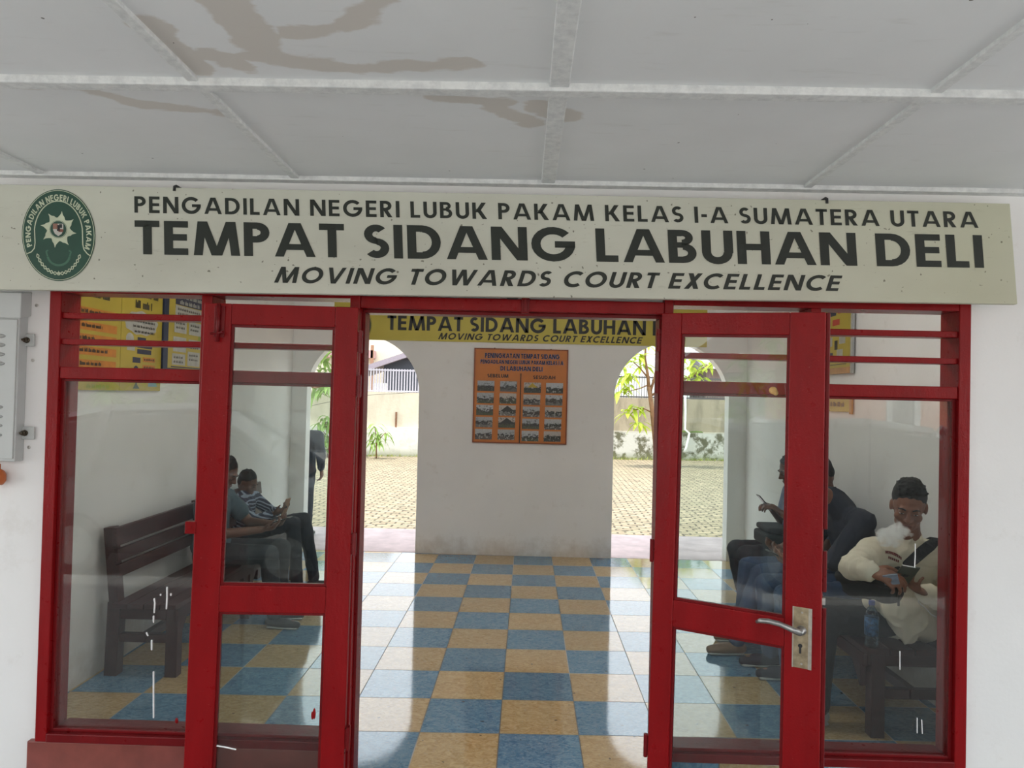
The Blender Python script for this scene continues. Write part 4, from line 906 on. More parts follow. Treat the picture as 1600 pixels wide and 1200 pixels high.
plant('shrub', 'leafy drooping shrub against the boundary wall beyond the left arch, beside the door post', 'shrub', [([ground(sp(588,712)), sp(588,690), sp(586,668)], .02, .012), ([sp(588,695), sp(598,680), sp(603,676)], .012, .008)], [sp(586,665), sp(580,678), sp(590,680), sp(602,678), sp(583,692), sp(596,690)], M['lf2'], .30, .06, 8, 8, .9)
plant('shrub', 'tall green shrub with long leaves at the left edge of the left arch', 'shrub', [([ground(sp(512,712)), sp(511,680), sp(508,655)], .025, .012), ([sp(510,680), sp(500,668)], .012, .008)], [sp(508,652), sp(500,664), sp(513,668), sp(505,678), sp(515,684), sp(508,695), sp(516,660)], M['lf2'], .38, .09, 9, 8, .9)
l0 = sp(470, 712, -.3); l0.z = -.12
plant('tree', 'spreading green tree at the left edge of the left arch, taller than the boundary wall', 'tree', [([l0, sp(472,640,-.3), sp(476,580,-.3), sp(480,545,-.3)], .09, .05), ([sp(474,600,-.3), sp(492,606,-.3), sp(510,603,-.3)], .03, .012), ([sp(478,565,-.3), sp(495,552,-.3), sp(512,540,-.3)], .04, .015)],
      [sp(x, y, d) for x, y, d in ((490,545,0),(500,552,.2),(510,540,-.2),(505,565,.1),(515,558,0),(495,575,0),(512,575,.2),(485,560,.3),(492,604,0),(503,602,.2),(512,600,-.1),(500,612,0),(515,530,.1),(498,530,0),(488,525,0),(520,548,.1))], M['lf2'], .42, .11, 10, 7, .7)
# a bare wire across the yard
tag(obj('wire', MB().tube([at(440, 645, 11.9), at(500, 631, 12.2), at(520, 627, 12.4), at(548, 619, 12.7), V((-1.9, skew(-1.9, 13.5)+.33, 1.85))], .006, 6), M['black']), 'thin dark wire strung across the yard beyond the left arch', 'wire')

# ------------------------------------------------------------------ forecourt behind the photographer (lights the porch and shows in the panes)
M['conc'] = plain('sunlit_concrete', (.60, .585, .56), .9, .12, 2, .2)
struct('ground', MB().box(-40, 40, -45, YF-.35, -.4, -.16), M['conc'], 'concrete forecourt in front of the porch', 'forecourt')
M['cement'] = plain('grey_cement', (.25, .245, .24), .8, .15, 3)
struct('floor', MB().box(-6, 6, -8.1, YF-.35, -.2, -.002), M['cement'], 'grey cement porch floor', 'floor')

def car(name, x0, sg, y, paint, label):
    """a parked people carrier side-on to the porch; nose towards sg*x; y = near flank"""
    root = thing(name, (x0, y-.85, -.16), label, 'car', 'parked cars')
    L = 4.3
    st = [(.0,.42,.78,.62),(.12,.30,.95,.74),(.5,.24,1.02,.80),(1.0,.22,1.03,.82),(2.2,.20,1.02,.83),(3.2,.22,1.0,.82),(3.8,.26,.92,.79),(4.15,.32,.80,.70),(4.3,.40,.66,.55)]
    def P(u, a, z): return V((x0+sg*(u-L/2), y-.85+a, z-.16))
    m = MB(); n = 10
    for u, zs, zb, w in st:
        for a, z in ((-w*.9,zs),(-w,zs+.12),(-w,(zs+zb)/2),(-w*.97,zb-.04),(-w*.86,zb),(w*.86,zb),(w*.97,zb-.04),(w,(zs+zb)/2),(w,zs+.12),(w*.9,zs)): m.v.append(P(u,a,z))
    for i in range(len(st)-1):
        for k in range(n): k2 = (k+1) % n; m.f.append((i*n+k, i*n+k2, (i+1)*n+k2, (i+1)*n+k))
    m.f.append(tuple(range(n))); m.f.append(tuple((len(st)-1)*n+k for k in range(n)))
    obj('body', m, paint, root, smooth=True)
    g = MB(); gs = [(.10,.95,.96,.70),(.30,.95,1.52,.62),(.9,1.0,1.66,.60),(1.9,1.0,1.70,.60),(2.6,1.0,1.62,.60),(3.05,1.0,1.32,.66),(3.45,.98,1.0,.72)]
    for u, zb, zr, w in gs:
        for a, z in ((-.80,zb),(-w-.02,zr-.10),(-w+.12,zr),(w-.12,zr),(w+.02,zr-.10),(.80,zb)): g.v.append(P(u, a, z))
    for i in range(len(gs)-1):
        for k in range(6): k2 = (k+1) % 6; g.f.append((i*6+k, i*6+k2, (i+1)*6+k2, (i+1)*6+k))
    g.f.append(tuple(range(6))); g.f.append(tuple(36+k for k in range(6)))
    obj('window', g, M['carglass'], root)
    r_ = MB()
    rs = [(.28,1.535,.60),(.9,1.675,.59),(1.9,1.715,.59),(2.6,1.635,.58)]
    for (ua, za, wa), (ub, zb, wb) in zip(rs[:-1], rs[1:]): r_.add([P(ua,-wa,za-.06),P(ua,-wa+.1,za),P(ua,wa-.1,za),P(ua,wa,za-.06),P(ub,-wb,zb-.06),P(ub,-wb+.1,zb),P(ub,wb-.1,zb),P(ub,wb,zb-.06)], [(0,1,5,4),(1,2,6,5),(2,3,7,6)])
    rf = obj('roof', r_, paint, root)
    for u0, u1, zt0, zt1 in ((.86,.96,1.0,1.62),(1.86,1.95,1.0,1.66),(2.58,2.66,1.0,1.58)):
        for s_ in (-1, 1): obj('pillar', MB().bar(P(u0, s_*.82, zt0), P(u1, s_*.63, zt1), .09, .05, (0,1,0)), paint, root)
    for s_ in (-1, 1): obj('pillar', MB().tube([P(2.6, s_*.60, 1.63), P(3.05, s_*.68, 1.33), P(3.48, s_*.74, 1.0)], .045, 8), paint, root)
    for u in (.78, 3.4):
        for s_ in (-1, 1):
            w_ = obj('wheel', MB().lathe(P(u, s_*.66, .31), [(.16, 0), (.30, .01), (.31, .06), (.31, .16), (.29, .18), (.2, .185)], 24, (0, s_, 0)), M['black'], root)
            obj('rim', MB().lathe(P(u, s_*.84, .31), [(.19, 0), (.19, .008), (.05, .02)], 20, (0, s_, 0)), M['cabd'], w_)
    for s_ in (-1, 1):
        obj('headlight', MB().ell(P(4.18, s_*.55, .70), (.10, .14, .07)), M['pw'], root, smooth=True)
        obj('mirror', MB().ell(P(2.95, s_*.93, 1.05), (.07, .09, .06)), paint, root, smooth=True)
    return root
M['carglass'] = plain('car_glass', (.03, .035, .04), .05)
M['grey2'] = plain('charcoal_car_paint', (.09, .092, .1), .04, .03, 3, 0, 0); M['grey'] = plain('grey_car_paint', (.16, .165, .17), .04, .03, 3, 0, 0)
car('car', -2.9, 1, -8.6, M['grey'], 'dark grey people carrier parked in front of the porch, on the left')
car('car', 3.75, 1, -8.6, M['grey2'], 'charcoal people carrier parked in front of the porch, on the right')
fh = thing('house', (9.6, -24, -.16), 'orange pink house with white window frames across the forecourt', 'house')
obj('wall', MB().box(5.2, 15, -28, -22.5, -.16, 3.4), plain('orange_pink_wall', lin(214, 140, 112), .8, .05), fh)
obj('roof', MB().add([(4.7,-28.5,3.3),(15.5,-28.5,3.3),(15.5,-22.0,3.3),(4.7,-22.0,3.3),(4.7,-25.2,5),(15.5,-25.2,5)], [(0,3,2,1),(0,1,5,4),(2,3,4,5),(1,2,5),(3,0,4)]), plain('brown_red_roof', lin(120, 80, 72), .8), fh)
wf = MB()
for x_ in (10.55, 11.35): wf.box(x_, x_+.16, -22.5, -22.44, .3, 2.9)
wf.box(10.55, 11.51, -22.5, -22.44, .3, .42).box(10.55, 11.51, -22.5, -22.44, 2.78, 2.9)
w_ = obj('window_frame', wf, M['batten'], fh); obj('window_glass', MB().box(10.71, 11.35, -22.48, -22.46, .42, 2.78), plain('dim_window', (.18, .18, .19), .2), w_)
lh = thing('house', (-8, -26, -.16), 'long greyish house with a dull red roof across the forecourt', 'house')
obj('wall', MB().box(-20, 2.5, -31, -25, -.16, 3.2), plain('grey_house_wall', lin(150, 144, 138), .8, .08), lh)
obj('roof', MB().add([(-20.6,-31.6,3.1),(3.1,-31.6,3.1),(3.1,-24.4,3.1),(-20.6,-24.4,3.1),(-20.6,-28,5.2),(3.1,-28,5.2)], [(0,3,2,1),(0,1,5,4),(2,3,4,5),(1,2,5),(3,0,4)]), plain('dull_red_roof', lin(128, 92, 84), .8), lh)
def bush(x, y, h, r, mat, label, seed):
    rnd = random.Random(seed); tips = []
    for k in range(60):
        a, c = rnd.uniform(0, 2*pi), rnd.uniform(-.9, 1); rr = r*math.sqrt(max(0, 1-c*c))*rnd.uniform(.6, 1); tips.append(V((x+rr*cos(a), y+rr*sin(a), h+r*1.1*c)))
    return plant('tree', label, 'tree', [([V((x, y, -.16)), V((x+.1, y, h*.5)), V((x, y, h))], .12, .06)], tips, mat, .34, .12, seed, 12, .4)
bush(-6.2, -14.5, 2.6, 1.5, M['lf2'], 'round green tree with reddish young leaves across the forecourt', 21)
bush(-1.0, -17, 2.9, 1.6, leafmat('olive_leaf', (.26, .24, .06)), 'olive green tree in front of the long greyish house', 22)

# ------------------------------------------------------------------ people
def unit(v_): return V(v_).normalized()
def hand(mb, Wr, d, n, th, s=1.0, curl=.5, spread=.05):
    d = unit(d); n = V(n); n = (n - d*n.dot(d)).normalized(); side = d.cross(n)*th; Wr = V(Wr)
    mb.ell(Wr+d*(.050*s), (.040*s, .0165*s, .054*s), (side, n, d))
    mb.cone(Wr-d*.01, .026*s, Wr+d*(.06*s), .036*s, side, .48)
    for i, (bd, bs, ln) in enumerate(((.088,.030,.95),(.092,.0100,1.05),(.088,-.0105,.98),(.079,-.030,.78))):
        p = Wr + d*(bd*s-.012) + side*(bs*s); a = 0.0
        for j, (sl, r) in enumerate(((.044,.0094),(.027,.0086),(.022,.0078))):
            c = curl[i] if isinstance(curl, (list, tuple)) else curl
            a += c*(1.0, 1.15, .8)[j]; dd = (d*cos(a) + n*sin(a) + side*(spread*(1.5-i))*cos(a)).normalized()
            e = p + dd*(sl*ln*s + (.012 if j == 0 else 0)); mb.cone(p, r*s, e, r*s*.93); p = e
    p = Wr + d*(.024*s) + side*(.024*s); dirs = (d*.55+side*.75+n*.25, d*.8+side*.35+n*.5, d*.85+side*.05+n*.55)
    for dd, sl, r in zip(dirs, (.044,.032,.026), (.0135,.0108,.0095)):
        e = p + dd.normalized()*(sl*s); mb.cone(p, r*s, e, r*s*.92); p = e
def head_prims(mb, H, f, u, r, s):
    ax = (r, f, u); L = lambda a, b_, c: H + r*(a*s) + f*(b_*s) + u*(c*s)
    E_ = lambda c, rad: mb.ell(L(*c), tuple(x*s for x in rad), ax)
    E_((0,-.012,.030), (.073,.092,.088)); E_((0,.020,-.042), (.055,.064,.074)); E_((0,.058,-.104), (.021,.019,.017)); E_((0,-.02,-.03), (.062,.07,.06))
    mb.cone(L(-.03,.076,.026), .013*s, L(.03,.076,.026), .013*s)
    mb.cone(L(0,.084,.016), .0085*s, L(0,.104,-.022), .0125*s); E_((-.013,.092,-.026), (.0085,.010,.008)); E_((.013,.092,-.026), (.0085,.010,.008))
    for k in (-1, 1):
        E_((k*.037,.054,-.022), (.025,.026,.024)); E_((k*.029,.070,.008), (.017,.013,.010)); E_((k*.044,.015,-.066), (.013,.032,.022)); E_((k*.075,-.012,-.002), (.009,.019,.031))
    E_((0,.080,-.055), (.024,.011,.0085)); E_((0,.079,-.068), (.022,.011,.009)); E_((0,.075,-.084), (.022,.014,.012))
def person(label, P, voxel=.008, skin='skin', group=None):
    s = P.get('s', 1.0); f = unit(P['face']); lr = unit(V(P['sh'][1])-V(P['sh'][0]))        # person's right -> left
    up0 = unit(V(P.get('up', (0,0,1)))); r = f.cross(up0).normalized(); u = r.cross(f).normalized(); H = V(P['head']); pel, che, nk = V(P['pelvis']), V(P['chest']), V(P['neck'])
    b_ = MB(); spine = unit(che-pel); fr = lr.cross(spine).normalized()
    # torso
    b_.ell(pel, (.150*s,.105*s,.105*s), (lr, fr, spine)); b_.cone(pel, .135*s, lerp(pel, che, .6), .130*s, lr, .70); b_.cone(lerp(pel, che, .55), .135*s, che+(nk-che)*.25, .155*s, lr, .66)
    b_.cone(V(P['sh'][0]), .056*s, V(P['sh'][1]), .056*s); b_.cone(lerp(che, nk, .5), .085*s, nk, .060*s, lr, .8); b_.cone(nk-(H-nk).normalized()*.02, .056*s, H-u*.045*s-f*.012*s, .052*s)
    head_prims(b_, H, f, u, r, s)
    for k in (0, 1):
        sh, el, wr = V(P['sh'][k]), V(P['el'][k]), V(P['wr'][k])
        b_.cone(sh, .050*s, el, .039*s); b_.cone(el, .040*s, wr, .027*s, None)
        hp = pel + lr*((-.085, .085)[k]*s) - spine*.02; kn, an = V(P['kn'][k]), V(P['an'][k]); toe = unit(P['toe'][k])
        b_.cone(hp, .078*s, kn, .055*s); b_.cone(kn, .054*s, lerp(kn, an, .3), .054*s); b_.cone(lerp(kn, an, .3), .054*s, an, .036*s)
        b_.cone(an-V((0,0,.035))-toe*.03, .034*s, an+toe*(.15*s)-V((0,0,.050)), .026*s)
        hd = P['hd'][k]; hand(b_, wr, hd[0], hd[1], hd[2], s, hd[3] if len(hd) > 3 else .5)
    me = remesh(b_, voxel, 2); body = obj('person', me, M[skin]); tag(body, label, 'person', group)
    # clothes
    t_ = P['top']; c = MB(); g = .014*s; lo = t_.get('loose', .012)
    hem = pel - spine*(t_.get('hem', .04))
    c.ell(lerp(pel, che, .12), (.158*s+lo,.118*s+lo,.11*s), (lr, fr, spine)); c.cone(hem, .145*s+lo, lerp(pel, che, .6), .140*s+lo, lr, .76); c.cone(lerp(pel, che, .5), .142*s+lo, che+(nk-che)*.2, .162*s+g, lr, .70)
    c.cone(V(P['sh'][0]), .062*s+g*.6, V(P['sh'][1]), .062*s+g*.6); c.cone(lerp(che, nk, .25), .12*s, lerp(che, nk, .86), .074*s, lr, .85)
    for k in (0, 1):
        sh, el, wr = V(P['sh'][k]), V(P['el'][k]), V(P['wr'][k])
        if t_['sleeve'] > .5:
            c.cone(sh, .062*s+g*.5, el, .050*s+g*.6); e = lerp(el, wr, (t_['sleeve']-.5)*2); c.cone(el, .050*s+g*.6, e, .036*s+g*.5)
            c.cone(lerp(el, e, .88), .036*s+g*.7, e, .036*s+g*.8)
        else: c.cone(sh, .064*s+g*.6, lerp(sh, el, t_['sleeve']*2), .056*s+g)
    for a in t_.get('extra', ()): c.cone(*a)
    obj('shirt', remesh(c, max(voxel, .0075), 3, t_.get('wr', .008), 9, t_.get('seed', 1)), t_['mat'], body)
    c = MB()
    c.ell(pel-spine*.015, (.158*s,.112*s,.10*s), (lr, fr, spine))
    for k in (0, 1):
        hp = pel + lr*((-.085, .085)[k]*s) - spine*.02; kn, an = V(P['kn'][k]), V(P['an'][k])
        c.cone(hp, .090*s, kn, .070*s); c.cone(kn, .069*s, lerp(kn, an, .35), .066*s); c.cone(lerp(kn, an, .35), .066*s, lerp(kn, an, .97), .056*s)
    obj('trousers', remesh(c, max(voxel, .0085), 3, .007, 10, 3), P['legs'], body)
    for k in (0, 1):
        an = V(P['an'][k]); toe = unit(P['toe'][k]); sd = toe.cross(V((0,0,1))); sm = MB()
        base = V((an.x, an.y, an.z-.08)); z0 = P.get('floor', 0.0)
        sm.cone(V((an.x, an.y, z0+.045))-toe*.035, .040*s, V((an.x, an.y, z0+.040))+toe*.10*s, .044*s, sd, .9); sm.cone(V((an.x, an.y, z0+.040))+toe*.08*s, .044*s, V((an.x, an.y, z0+.032))+toe*.175*s, .034*s, sd, .82); sm.cone(V((an.x, an.y, z0+.06))-toe*.01, .043*s, V((an.x, an.y, z0+.10))-toe*.01, .040*s)
        so_ = obj('shoe', remesh(sm, .008, 2), P.get('shoe', M['black']), body)
        sl = MB(); sl.cone(V((an.x, an.y, z0+.013))-toe*.038, .040*s, V((an.x, an.y, z0+.013))+toe*.178*s, .040*s, sd, .28); obj('sole', sl, P.get('sole', M['cabd']), so_, smooth=True)
    # hair, brows, eyes
    L = lambda a, d_, e_: H + r*(a*s) + f*(d_*s) + u*(e_*s)
    h_ = MB(); h_.ell(L(0,-.024,.050), (.078*s,.092*s,(.094 if P.get('spiky') else .086)*s), (r, f, u)); h_.ell(L(0,-.048,.008), (.068*s,.062*s,.070*s), (r, f, u))
    rnd = random.Random(P.get('seed', 4))
    for k in range(70 if P.get('spiky') else 26):
        a, e = rnd.uniform(0, 2*pi), rnd.uniform(.35, 1.5); dv = r*(cos(a)*cos(e)) + f*(sin(a)*cos(e)) + u*sin(e); q_ = L(0,-.024,.052) + r*(dv.dot(r)*.074*s) + f*(dv.dot(f)*.084*s) + u*(dv.dot(u)*.082*s)
        h_.cone(q_, .009*s, q_ + (dv + V((rnd.gauss(0,.18), rnd.gauss(0,.18), .1))).normalized()*(.012*s if P.get('spiky') else .008*s), .004*s)
    ho = obj('hair', remesh(h_, .005, 2), M['hair'], body)
    for k in (-1, 1):
        br_ = MB().tube([L(k*.014,.0885,.026), L(k*.030,.0865,.032), L(k*.046,.076,.027)], [.0035*s, .0042*s, .0022*s], 8); obj('eyebrow', br_, M['hair'], body, smooth=True)
        e_ = obj('eye', MB().ell(L(k*.030,.0765,.0045), (.0115*s,.0068*s,.0027*s), (r, f, u)), M['eye'], body, smooth=True)
        obj('iris', MB().ell(L(k*.030,.0815,.0035), (.0052*s,.0032*s,.0032*s), (r, f, u)), M['iris'], e_, smooth=True)
    lp = MB().ell(L(0,.0865,-.0555), (.021*s,.0065*s,.0050*s), (r, f, u)).ell(L(0,.0855,-.0655), (.019*s,.0065*s,.0055*s), (r, f, u)); obj('lips', lp, M['lip'], body, smooth=True)
    return body
def cloth(name, c, var=.12, stretch=None): return plain(name, c, .85, var, 14, .25, 0, 160, stretch)
M['jean'] = cloth('blue_denim', lin(58, 80, 112), .25); M['djean'] = cloth('dark_denim', lin(28, 34, 48), .3); M['blk'] = cloth('black_cloth', (.010, .011, .013)); M['navyc'] = cloth('navy_cloth', lin(28, 34, 48)); M['cream'] = cloth('cream_sweater', lin(218, 210, 190), .05)
M['tealc'] = cloth('grey_teal_cloth', lin(70, 92, 104)); M['bluegrey'] = cloth('blue_grey_cloth', lin(122, 134, 160)); M['pantgrey'] = cloth('faded_dark_trousers', lin(46, 52, 60), .35)
t = NT('striped_jersey'); p = t.xyz(t.pos()); k = t.math('ADD', t.math('MULTIPLY', p[2], 1.0), t.math('MULTIPLY', p[0], .55)); w = t.math('FRACT', t.math('MULTIPLY', t.math('ADD', k, t.math('MULTIPLY', t.noise(9, 2), .02)), 34.0))
t.base(t.mix(t.ramp(w, .58, .66), lin(30, 38, 66), lin(150, 160, 180))); t.rough(.9); M['stripe'] = t.m

x_ = V((1, 0, 0))
P4 = dict(head=(1.970,-4.085,1.195), face=(-.44,-.84,-.34), up=(.10,.05,1), pelvis=(2.14,-3.72,.55), chest=(2.05,-3.93,.87), neck=(2.005,-4.02,1.055), sh=((1.838,-4.01,.958),(2.185,-4.03,.962)),
          el=((1.662,-4.165,.915),(2.185,-4.12,.72)), wr=((1.648,-4.375,.948),(1.935,-4.295,.838)), hd=(((.68,-.70,-.10),(.45,.35,-.85),1,(.55,.6,.65,.7)), ((-.85,-.36,.36),(.15,-.25,1.0),1,(.5,.5,.55,.65))),
          kn=((1.74,-3.54,.545),(1.69,-3.80,.55)), an=((1.735,-3.60,.09),(1.665,-3.80,.09)), toe=((-.9,-.25,0),(-.85,-.5,0)), spiky=True, seed=11,
          top=dict(mat=M['cream'], sleeve=.97, hem=.03, loose=.016, wr=.013, seed=2, extra=[((2.02,-3.93,.66), .10, (2.06,-3.93,.53), .045), ((2.08,-3.93,.62), .09, (2.20,-3.86,.52), .05), ((1.98,-3.86,.70), .09, (1.94,-3.80,.66), .05)]), legs=M['blk'], sole=M['pw'], shoe=M['cabd'])
smoker = person('man in a cream long sleeved sweater with short spiky black hair, looking at a phone', P4, .0058, 'skin')
P3 = dict(head=(1.850,-3.20,1.185), face=(-.75,-.10,-.62), pelvis=(2.20,-3.13,.55), chest=(2.13,-3.15,.90), neck=(2.04,-3.16,1.075), sh=((2.08,-2.96,1.0),(2.10,-3.36,1.0)), el=((1.94,-2.96,.76),(1.93,-3.36,.76)), wr=((1.79,-3.06,.70),(1.79,-3.23,.70)),
          hd=(((-.9,-.3,.1),(-.1,-.6,.9),1,.55), ((-.9,.3,.1),(-.1,.6,.9),-1,.55)), kn=((1.66,-2.99,.525),(1.69,-3.24,.525)), an=((1.70,-2.98,.09),(1.74,-3.19,.09)), toe=((-1,.0,0),(-1,.02,0)), top=dict(mat=M['navyc'], sleeve=.52, loose=.02, seed=5, extra=[((2.07,-3.16,1.02), .088, (2.0,-3.165,1.105), .076)]), legs=M['jean'], seed=5, sole=M['cabd'], shoe=M['navyc'])
p3 = person('man in a navy top and blue jeans bent over a phone beside the cream sweater', P3, .008, 'skin')
P2 = dict(head=(2.14,-2.62,1.195), face=(-.85,.02,-.5), pelvis=(2.20,-2.62,.55), chest=(2.22,-2.62,.92), neck=(2.19,-2.62,1.08), sh=((2.20,-2.43,1.0),(2.20,-2.81,1.0)), el=((2.12,-2.40,.74),(2.12,-2.83,.74)), wr=((1.93,-2.50,.66),(1.93,-2.73,.66)),
          hd=(((-.9,-.3,.0),(.1,-.5,.9),1,.6), ((-.9,.3,.0),(.1,.5,.9),-1,.6)), kn=((1.70,-2.50,.525),(1.715,-2.73,.53)), an=((1.66,-2.52,.09),(1.54,-2.78,.09)), toe=((-1,.0,0),(-1,-.05,0)), top=dict(mat=M['bluegrey'], sleeve=.3, seed=6), legs=M['jean'], seed=6, shoe=plain('tan_leather', lin(120, 92, 70), .6))
p2 = person('man in blue jeans mostly hidden behind the stile of the half open door', P2, .009, 'skin2')
P1 = dict(head=(2.170,-2.03,1.165), face=(-.93,-.05,-.36), pelvis=(2.21,-2.0,.55), chest=(2.27,-2.01,.90), neck=(2.235,-2.02,1.055), sh=((2.25,-1.82,.98),(2.25,-2.22,.98)), el=((2.19,-1.82,.73),(2.19,-2.24,.735)), wr=((2.06,-1.95,.845),(2.065,-2.12,.850)),
          hd=(((-.75,-.25,.6),(-.5,-.4,-.5),1,.7), ((-.75,.25,.6),(-.5,.4,-.5),-1,.7)), kn=((1.79,-1.90,.525),(1.80,-2.12,.53)), an=((1.88,-1.90,.09),(1.92,-2.12,.09)), toe=((-1,.05,0),(-1,-.05,0)), top=dict(mat=M['bluegrey'], sleeve=.34, seed=7), legs=M['djean'], seed=7)
p1 = person('man in blue grey shirt and dark jeans with a bag on his lap', P1, .0075, 'skin2')
L1 = dict(s=.95, head=(-2.07,-2.46,1.085), face=(.86,-.05,-.50), pelvis=(-2.16,-2.45,.53), chest=(-2.17,-2.45,.82), neck=(-2.11,-2.455,.955), sh=((-2.13,-2.64,.89),(-2.13,-2.27,.89)), el=((-1.98,-2.70,.695),(-1.97,-2.24,.70)), wr=((-1.74,-2.60,.715),(-1.74,-2.38,.715)),
          hd=(((.9,.35,.1),(.1,.5,.9),1,.6), ((.9,-.35,.1),(.1,-.5,.9),-1,.6)), kn=((-1.70,-2.56,.535),(-1.69,-2.33,.535)), an=((-1.66,-2.52,.09),(-1.70,-2.32,.09)), toe=((1,-.1,0),(1,.1,0)), top=dict(mat=M['tealc'], sleeve=.3, seed=8, loose=.02), legs=M['pantgrey'], seed=8)
l1 = person('man in a grey teal T-shirt with forearms on his knees, left bench', L1, .0085, 'skin2')
L2 = dict(s=.86, head=(-2.235,-1.60,.905), face=(.90,-.12,-.42), pelvis=(-2.26,-1.62,.515), chest=(-2.275,-1.61,.72), neck=(-2.255,-1.605,.825), sh=((-2.24,-1.77,.765),(-2.24,-1.44,.765)), el=((-2.10,-1.83,.63),(-2.10,-1.38,.63)), wr=((-1.99,-1.68,.665),(-1.99,-1.52,.665)),
          hd=(((.9,.2,.25),(-.2,.4,.9),1,.6), ((.9,-.2,.25),(-.2,-.4,.9),-1,.6)), kn=((-1.80,-1.72,.60),(-1.78,-1.50,.60)), an=((-1.76,-1.70,.085),(-1.68,-1.48,.085)), toe=((1,-.05,0),(1,.05,0)), top=dict(mat=M['stripe'], sleeve=.9, wr=.005, seed=9), legs=M['djean'], seed=9)
l2 = person('boy in a navy and white striped top holding up a phone on the left bench', L2, .0075, 'skin2')
SM = dict(s=.95, floor=.003, head=(-2.52,.60,1.395), face=(.2,.95,-.1), pelvis=(-2.48,.62,.74), chest=(-2.475,.62,1.05), neck=(-2.49,.61,1.25), sh=((-2.29,.62,1.185),(-2.66,.62,1.185)), el=((-2.215,.50,.97),(-2.70,.60,.95)), wr=((-2.235,.60,.79),(-2.64,.72,.78)),
          hd=(((.05,.35,-.9),(-.9,.2,0),1,.5), ((-.05,.35,-.9),(.9,.2,0),-1,.5)), kn=((-2.40,.66,.42),(-2.56,.66,.42)), an=((-2.39,.64,.085),(-2.56,.64,.085)), toe=((.1,1,0),(-.1,1,0)), top=dict(mat=M['navyc'], sleeve=.9, seed=10, hem=.10, loose=.035), legs=M['djean'], seed=10)
sm_ = person('person in a dark navy shirt standing outside the left arch, half hidden by the wall', SM, .010, 'skin2')

# printed mark on the sweater
mk = MB(); M['maroon'] = plain('maroon_print', lin(112, 44, 46), .8)
def onchest(px, py, d): return at(px, py, d)
for (x0, y0, x1, y1) in ((1384, 862, 1396, 863.5), (1396, 863.5, 1409, 870)):
    pass
# ------------------------------------------------------------------ carried and set-down things
def phone(name, c, long, wide, label, mat, case=None):
    c, long, wide = V(c), unit(long), V(wide); wide = (wide - long*wide.dot(long)).normalized(); n = long.cross(wide); root = thing(name, c, label, 'phone')
    def slab_(mb, a, w, t0, t1):
        P = [c + long*(i*a/2) + wide*(j*w/2) + n*k for k in (t0, t1) for i, j in ((-1,-1),(1,-1),(1,1),(-1,1))]; return mb.add(P, [(0,3,2,1),(4,5,6,7),(0,1,5,4),(1,2,6,5),(2,3,7,6),(3,0,4,7)])
    obj('body', slab_(MB(), .155, .075, -.004, .004), case or M['black'], root, bevel=.003); obj('screen', slab_(MB(), .143, .067, .0042, .0047), mat, root)
    obj('camera_bump', slab_(MB(), .02, .02, -.0062, -.0041), M['black'], root); return root
M['screen'] = plain('dim_phone_screen', (.10, .11, .12), .15); M['case'] = plain('olive_grey_phone_case', lin(76, 80, 66), .5)
ph = phone('mobile_phone', (1.798,-4.385,.938), (-.06,-.72,.62), (1,-.1,-.14), 'olive grey phone in the left hand of the man in cream', M['screen'], M['case'])
obj('case_rim', MB().tube([(1.757,-4.439,.992),(1.793,-4.444,.987),(1.830,-4.447,.981)], .0025, 6), M['drip'], ph)
phone('mobile_phone', (1.68,-3.15,.745), (-.8,.0,.35), (0,1,0), 'phone held over blue jeans by the man in the navy top', M['screen'])
phone('mobile_phone', (1.965,-2.03,.915), (-.62,0,.70), (0,1,0), 'phone held upright by the man in the blue grey shirt', M['screen'])
phone('mobile_phone', (-1.905,-1.60,.715), (.28,-.1,.9), (.2,.95,0), 'phone with a tan case held by the boy in stripes', M['screen'], plain('tan_phone_case', lin(170, 130, 104), .5))
phone('mobile_phone', (-1.645,-2.49,.765), (.8,0,.25), (0,1,0), 'phone in the hands of the man in the grey teal T-shirt', M['screen'])
pk = MB().box(-.022, .022, -.008, .008, -.030, .030); po = obj('cigarette_pack', pk, plain('silver_pack', lin(120, 126, 142), .3, .3, 60, 0, .4), bevel=.002)
po.matrix_world = Matrix.Translation((1.705,-4.445,.930)) @ Matrix.Rotation(R(75), 4, 'Y') @ Matrix.Rotation(R(25), 4, 'X'); tag(po, 'small silvery pack in the right hand of the man in cream', 'cigarette pack')
# sling bag with strap
bg = thing('sling_bag', (1.80,-4.08,.74), 'black sling bag worn across the cream sweater and lying on the lap', 'bag')
bm_ = MB(); bm_.ell((1.765,-4.13,.822), (.135,.058,.064)); bm_.ell((1.655,-4.13,.865), (.055,.045,.036)); bm_.ell((1.85,-4.13,.80), (.08,.055,.062)); bm_.cone((1.72,-4.06,.80), .055, (1.86,-4.06,.79), .055)
M['bagblk'] = cloth('black_nylon', (.014, .016, .018)); obj('body', remesh(bm_, .008, 3, .006, 12, 4), M['bagblk'], bg)
zp = MB().tube([(1.64,-4.178,.855),(1.68,-4.188,.85),(1.75,-4.195,.84),(1.83,-4.192,.825),(1.89,-4.18,.805)], .004, 6); obj('zip', zp, M['black'], bg); obj('zip_pull', MB().box(1.868, 1.876, -4.195, -4.188, .745, .802), M['black'], bg)
bk = MB().tube([(1.625,-4.17,.875),(1.642,-4.178,.90),(1.655,-4.165,.925)], .009, 8); obj('buckle', bk, M['metal'], bg, smooth=True)
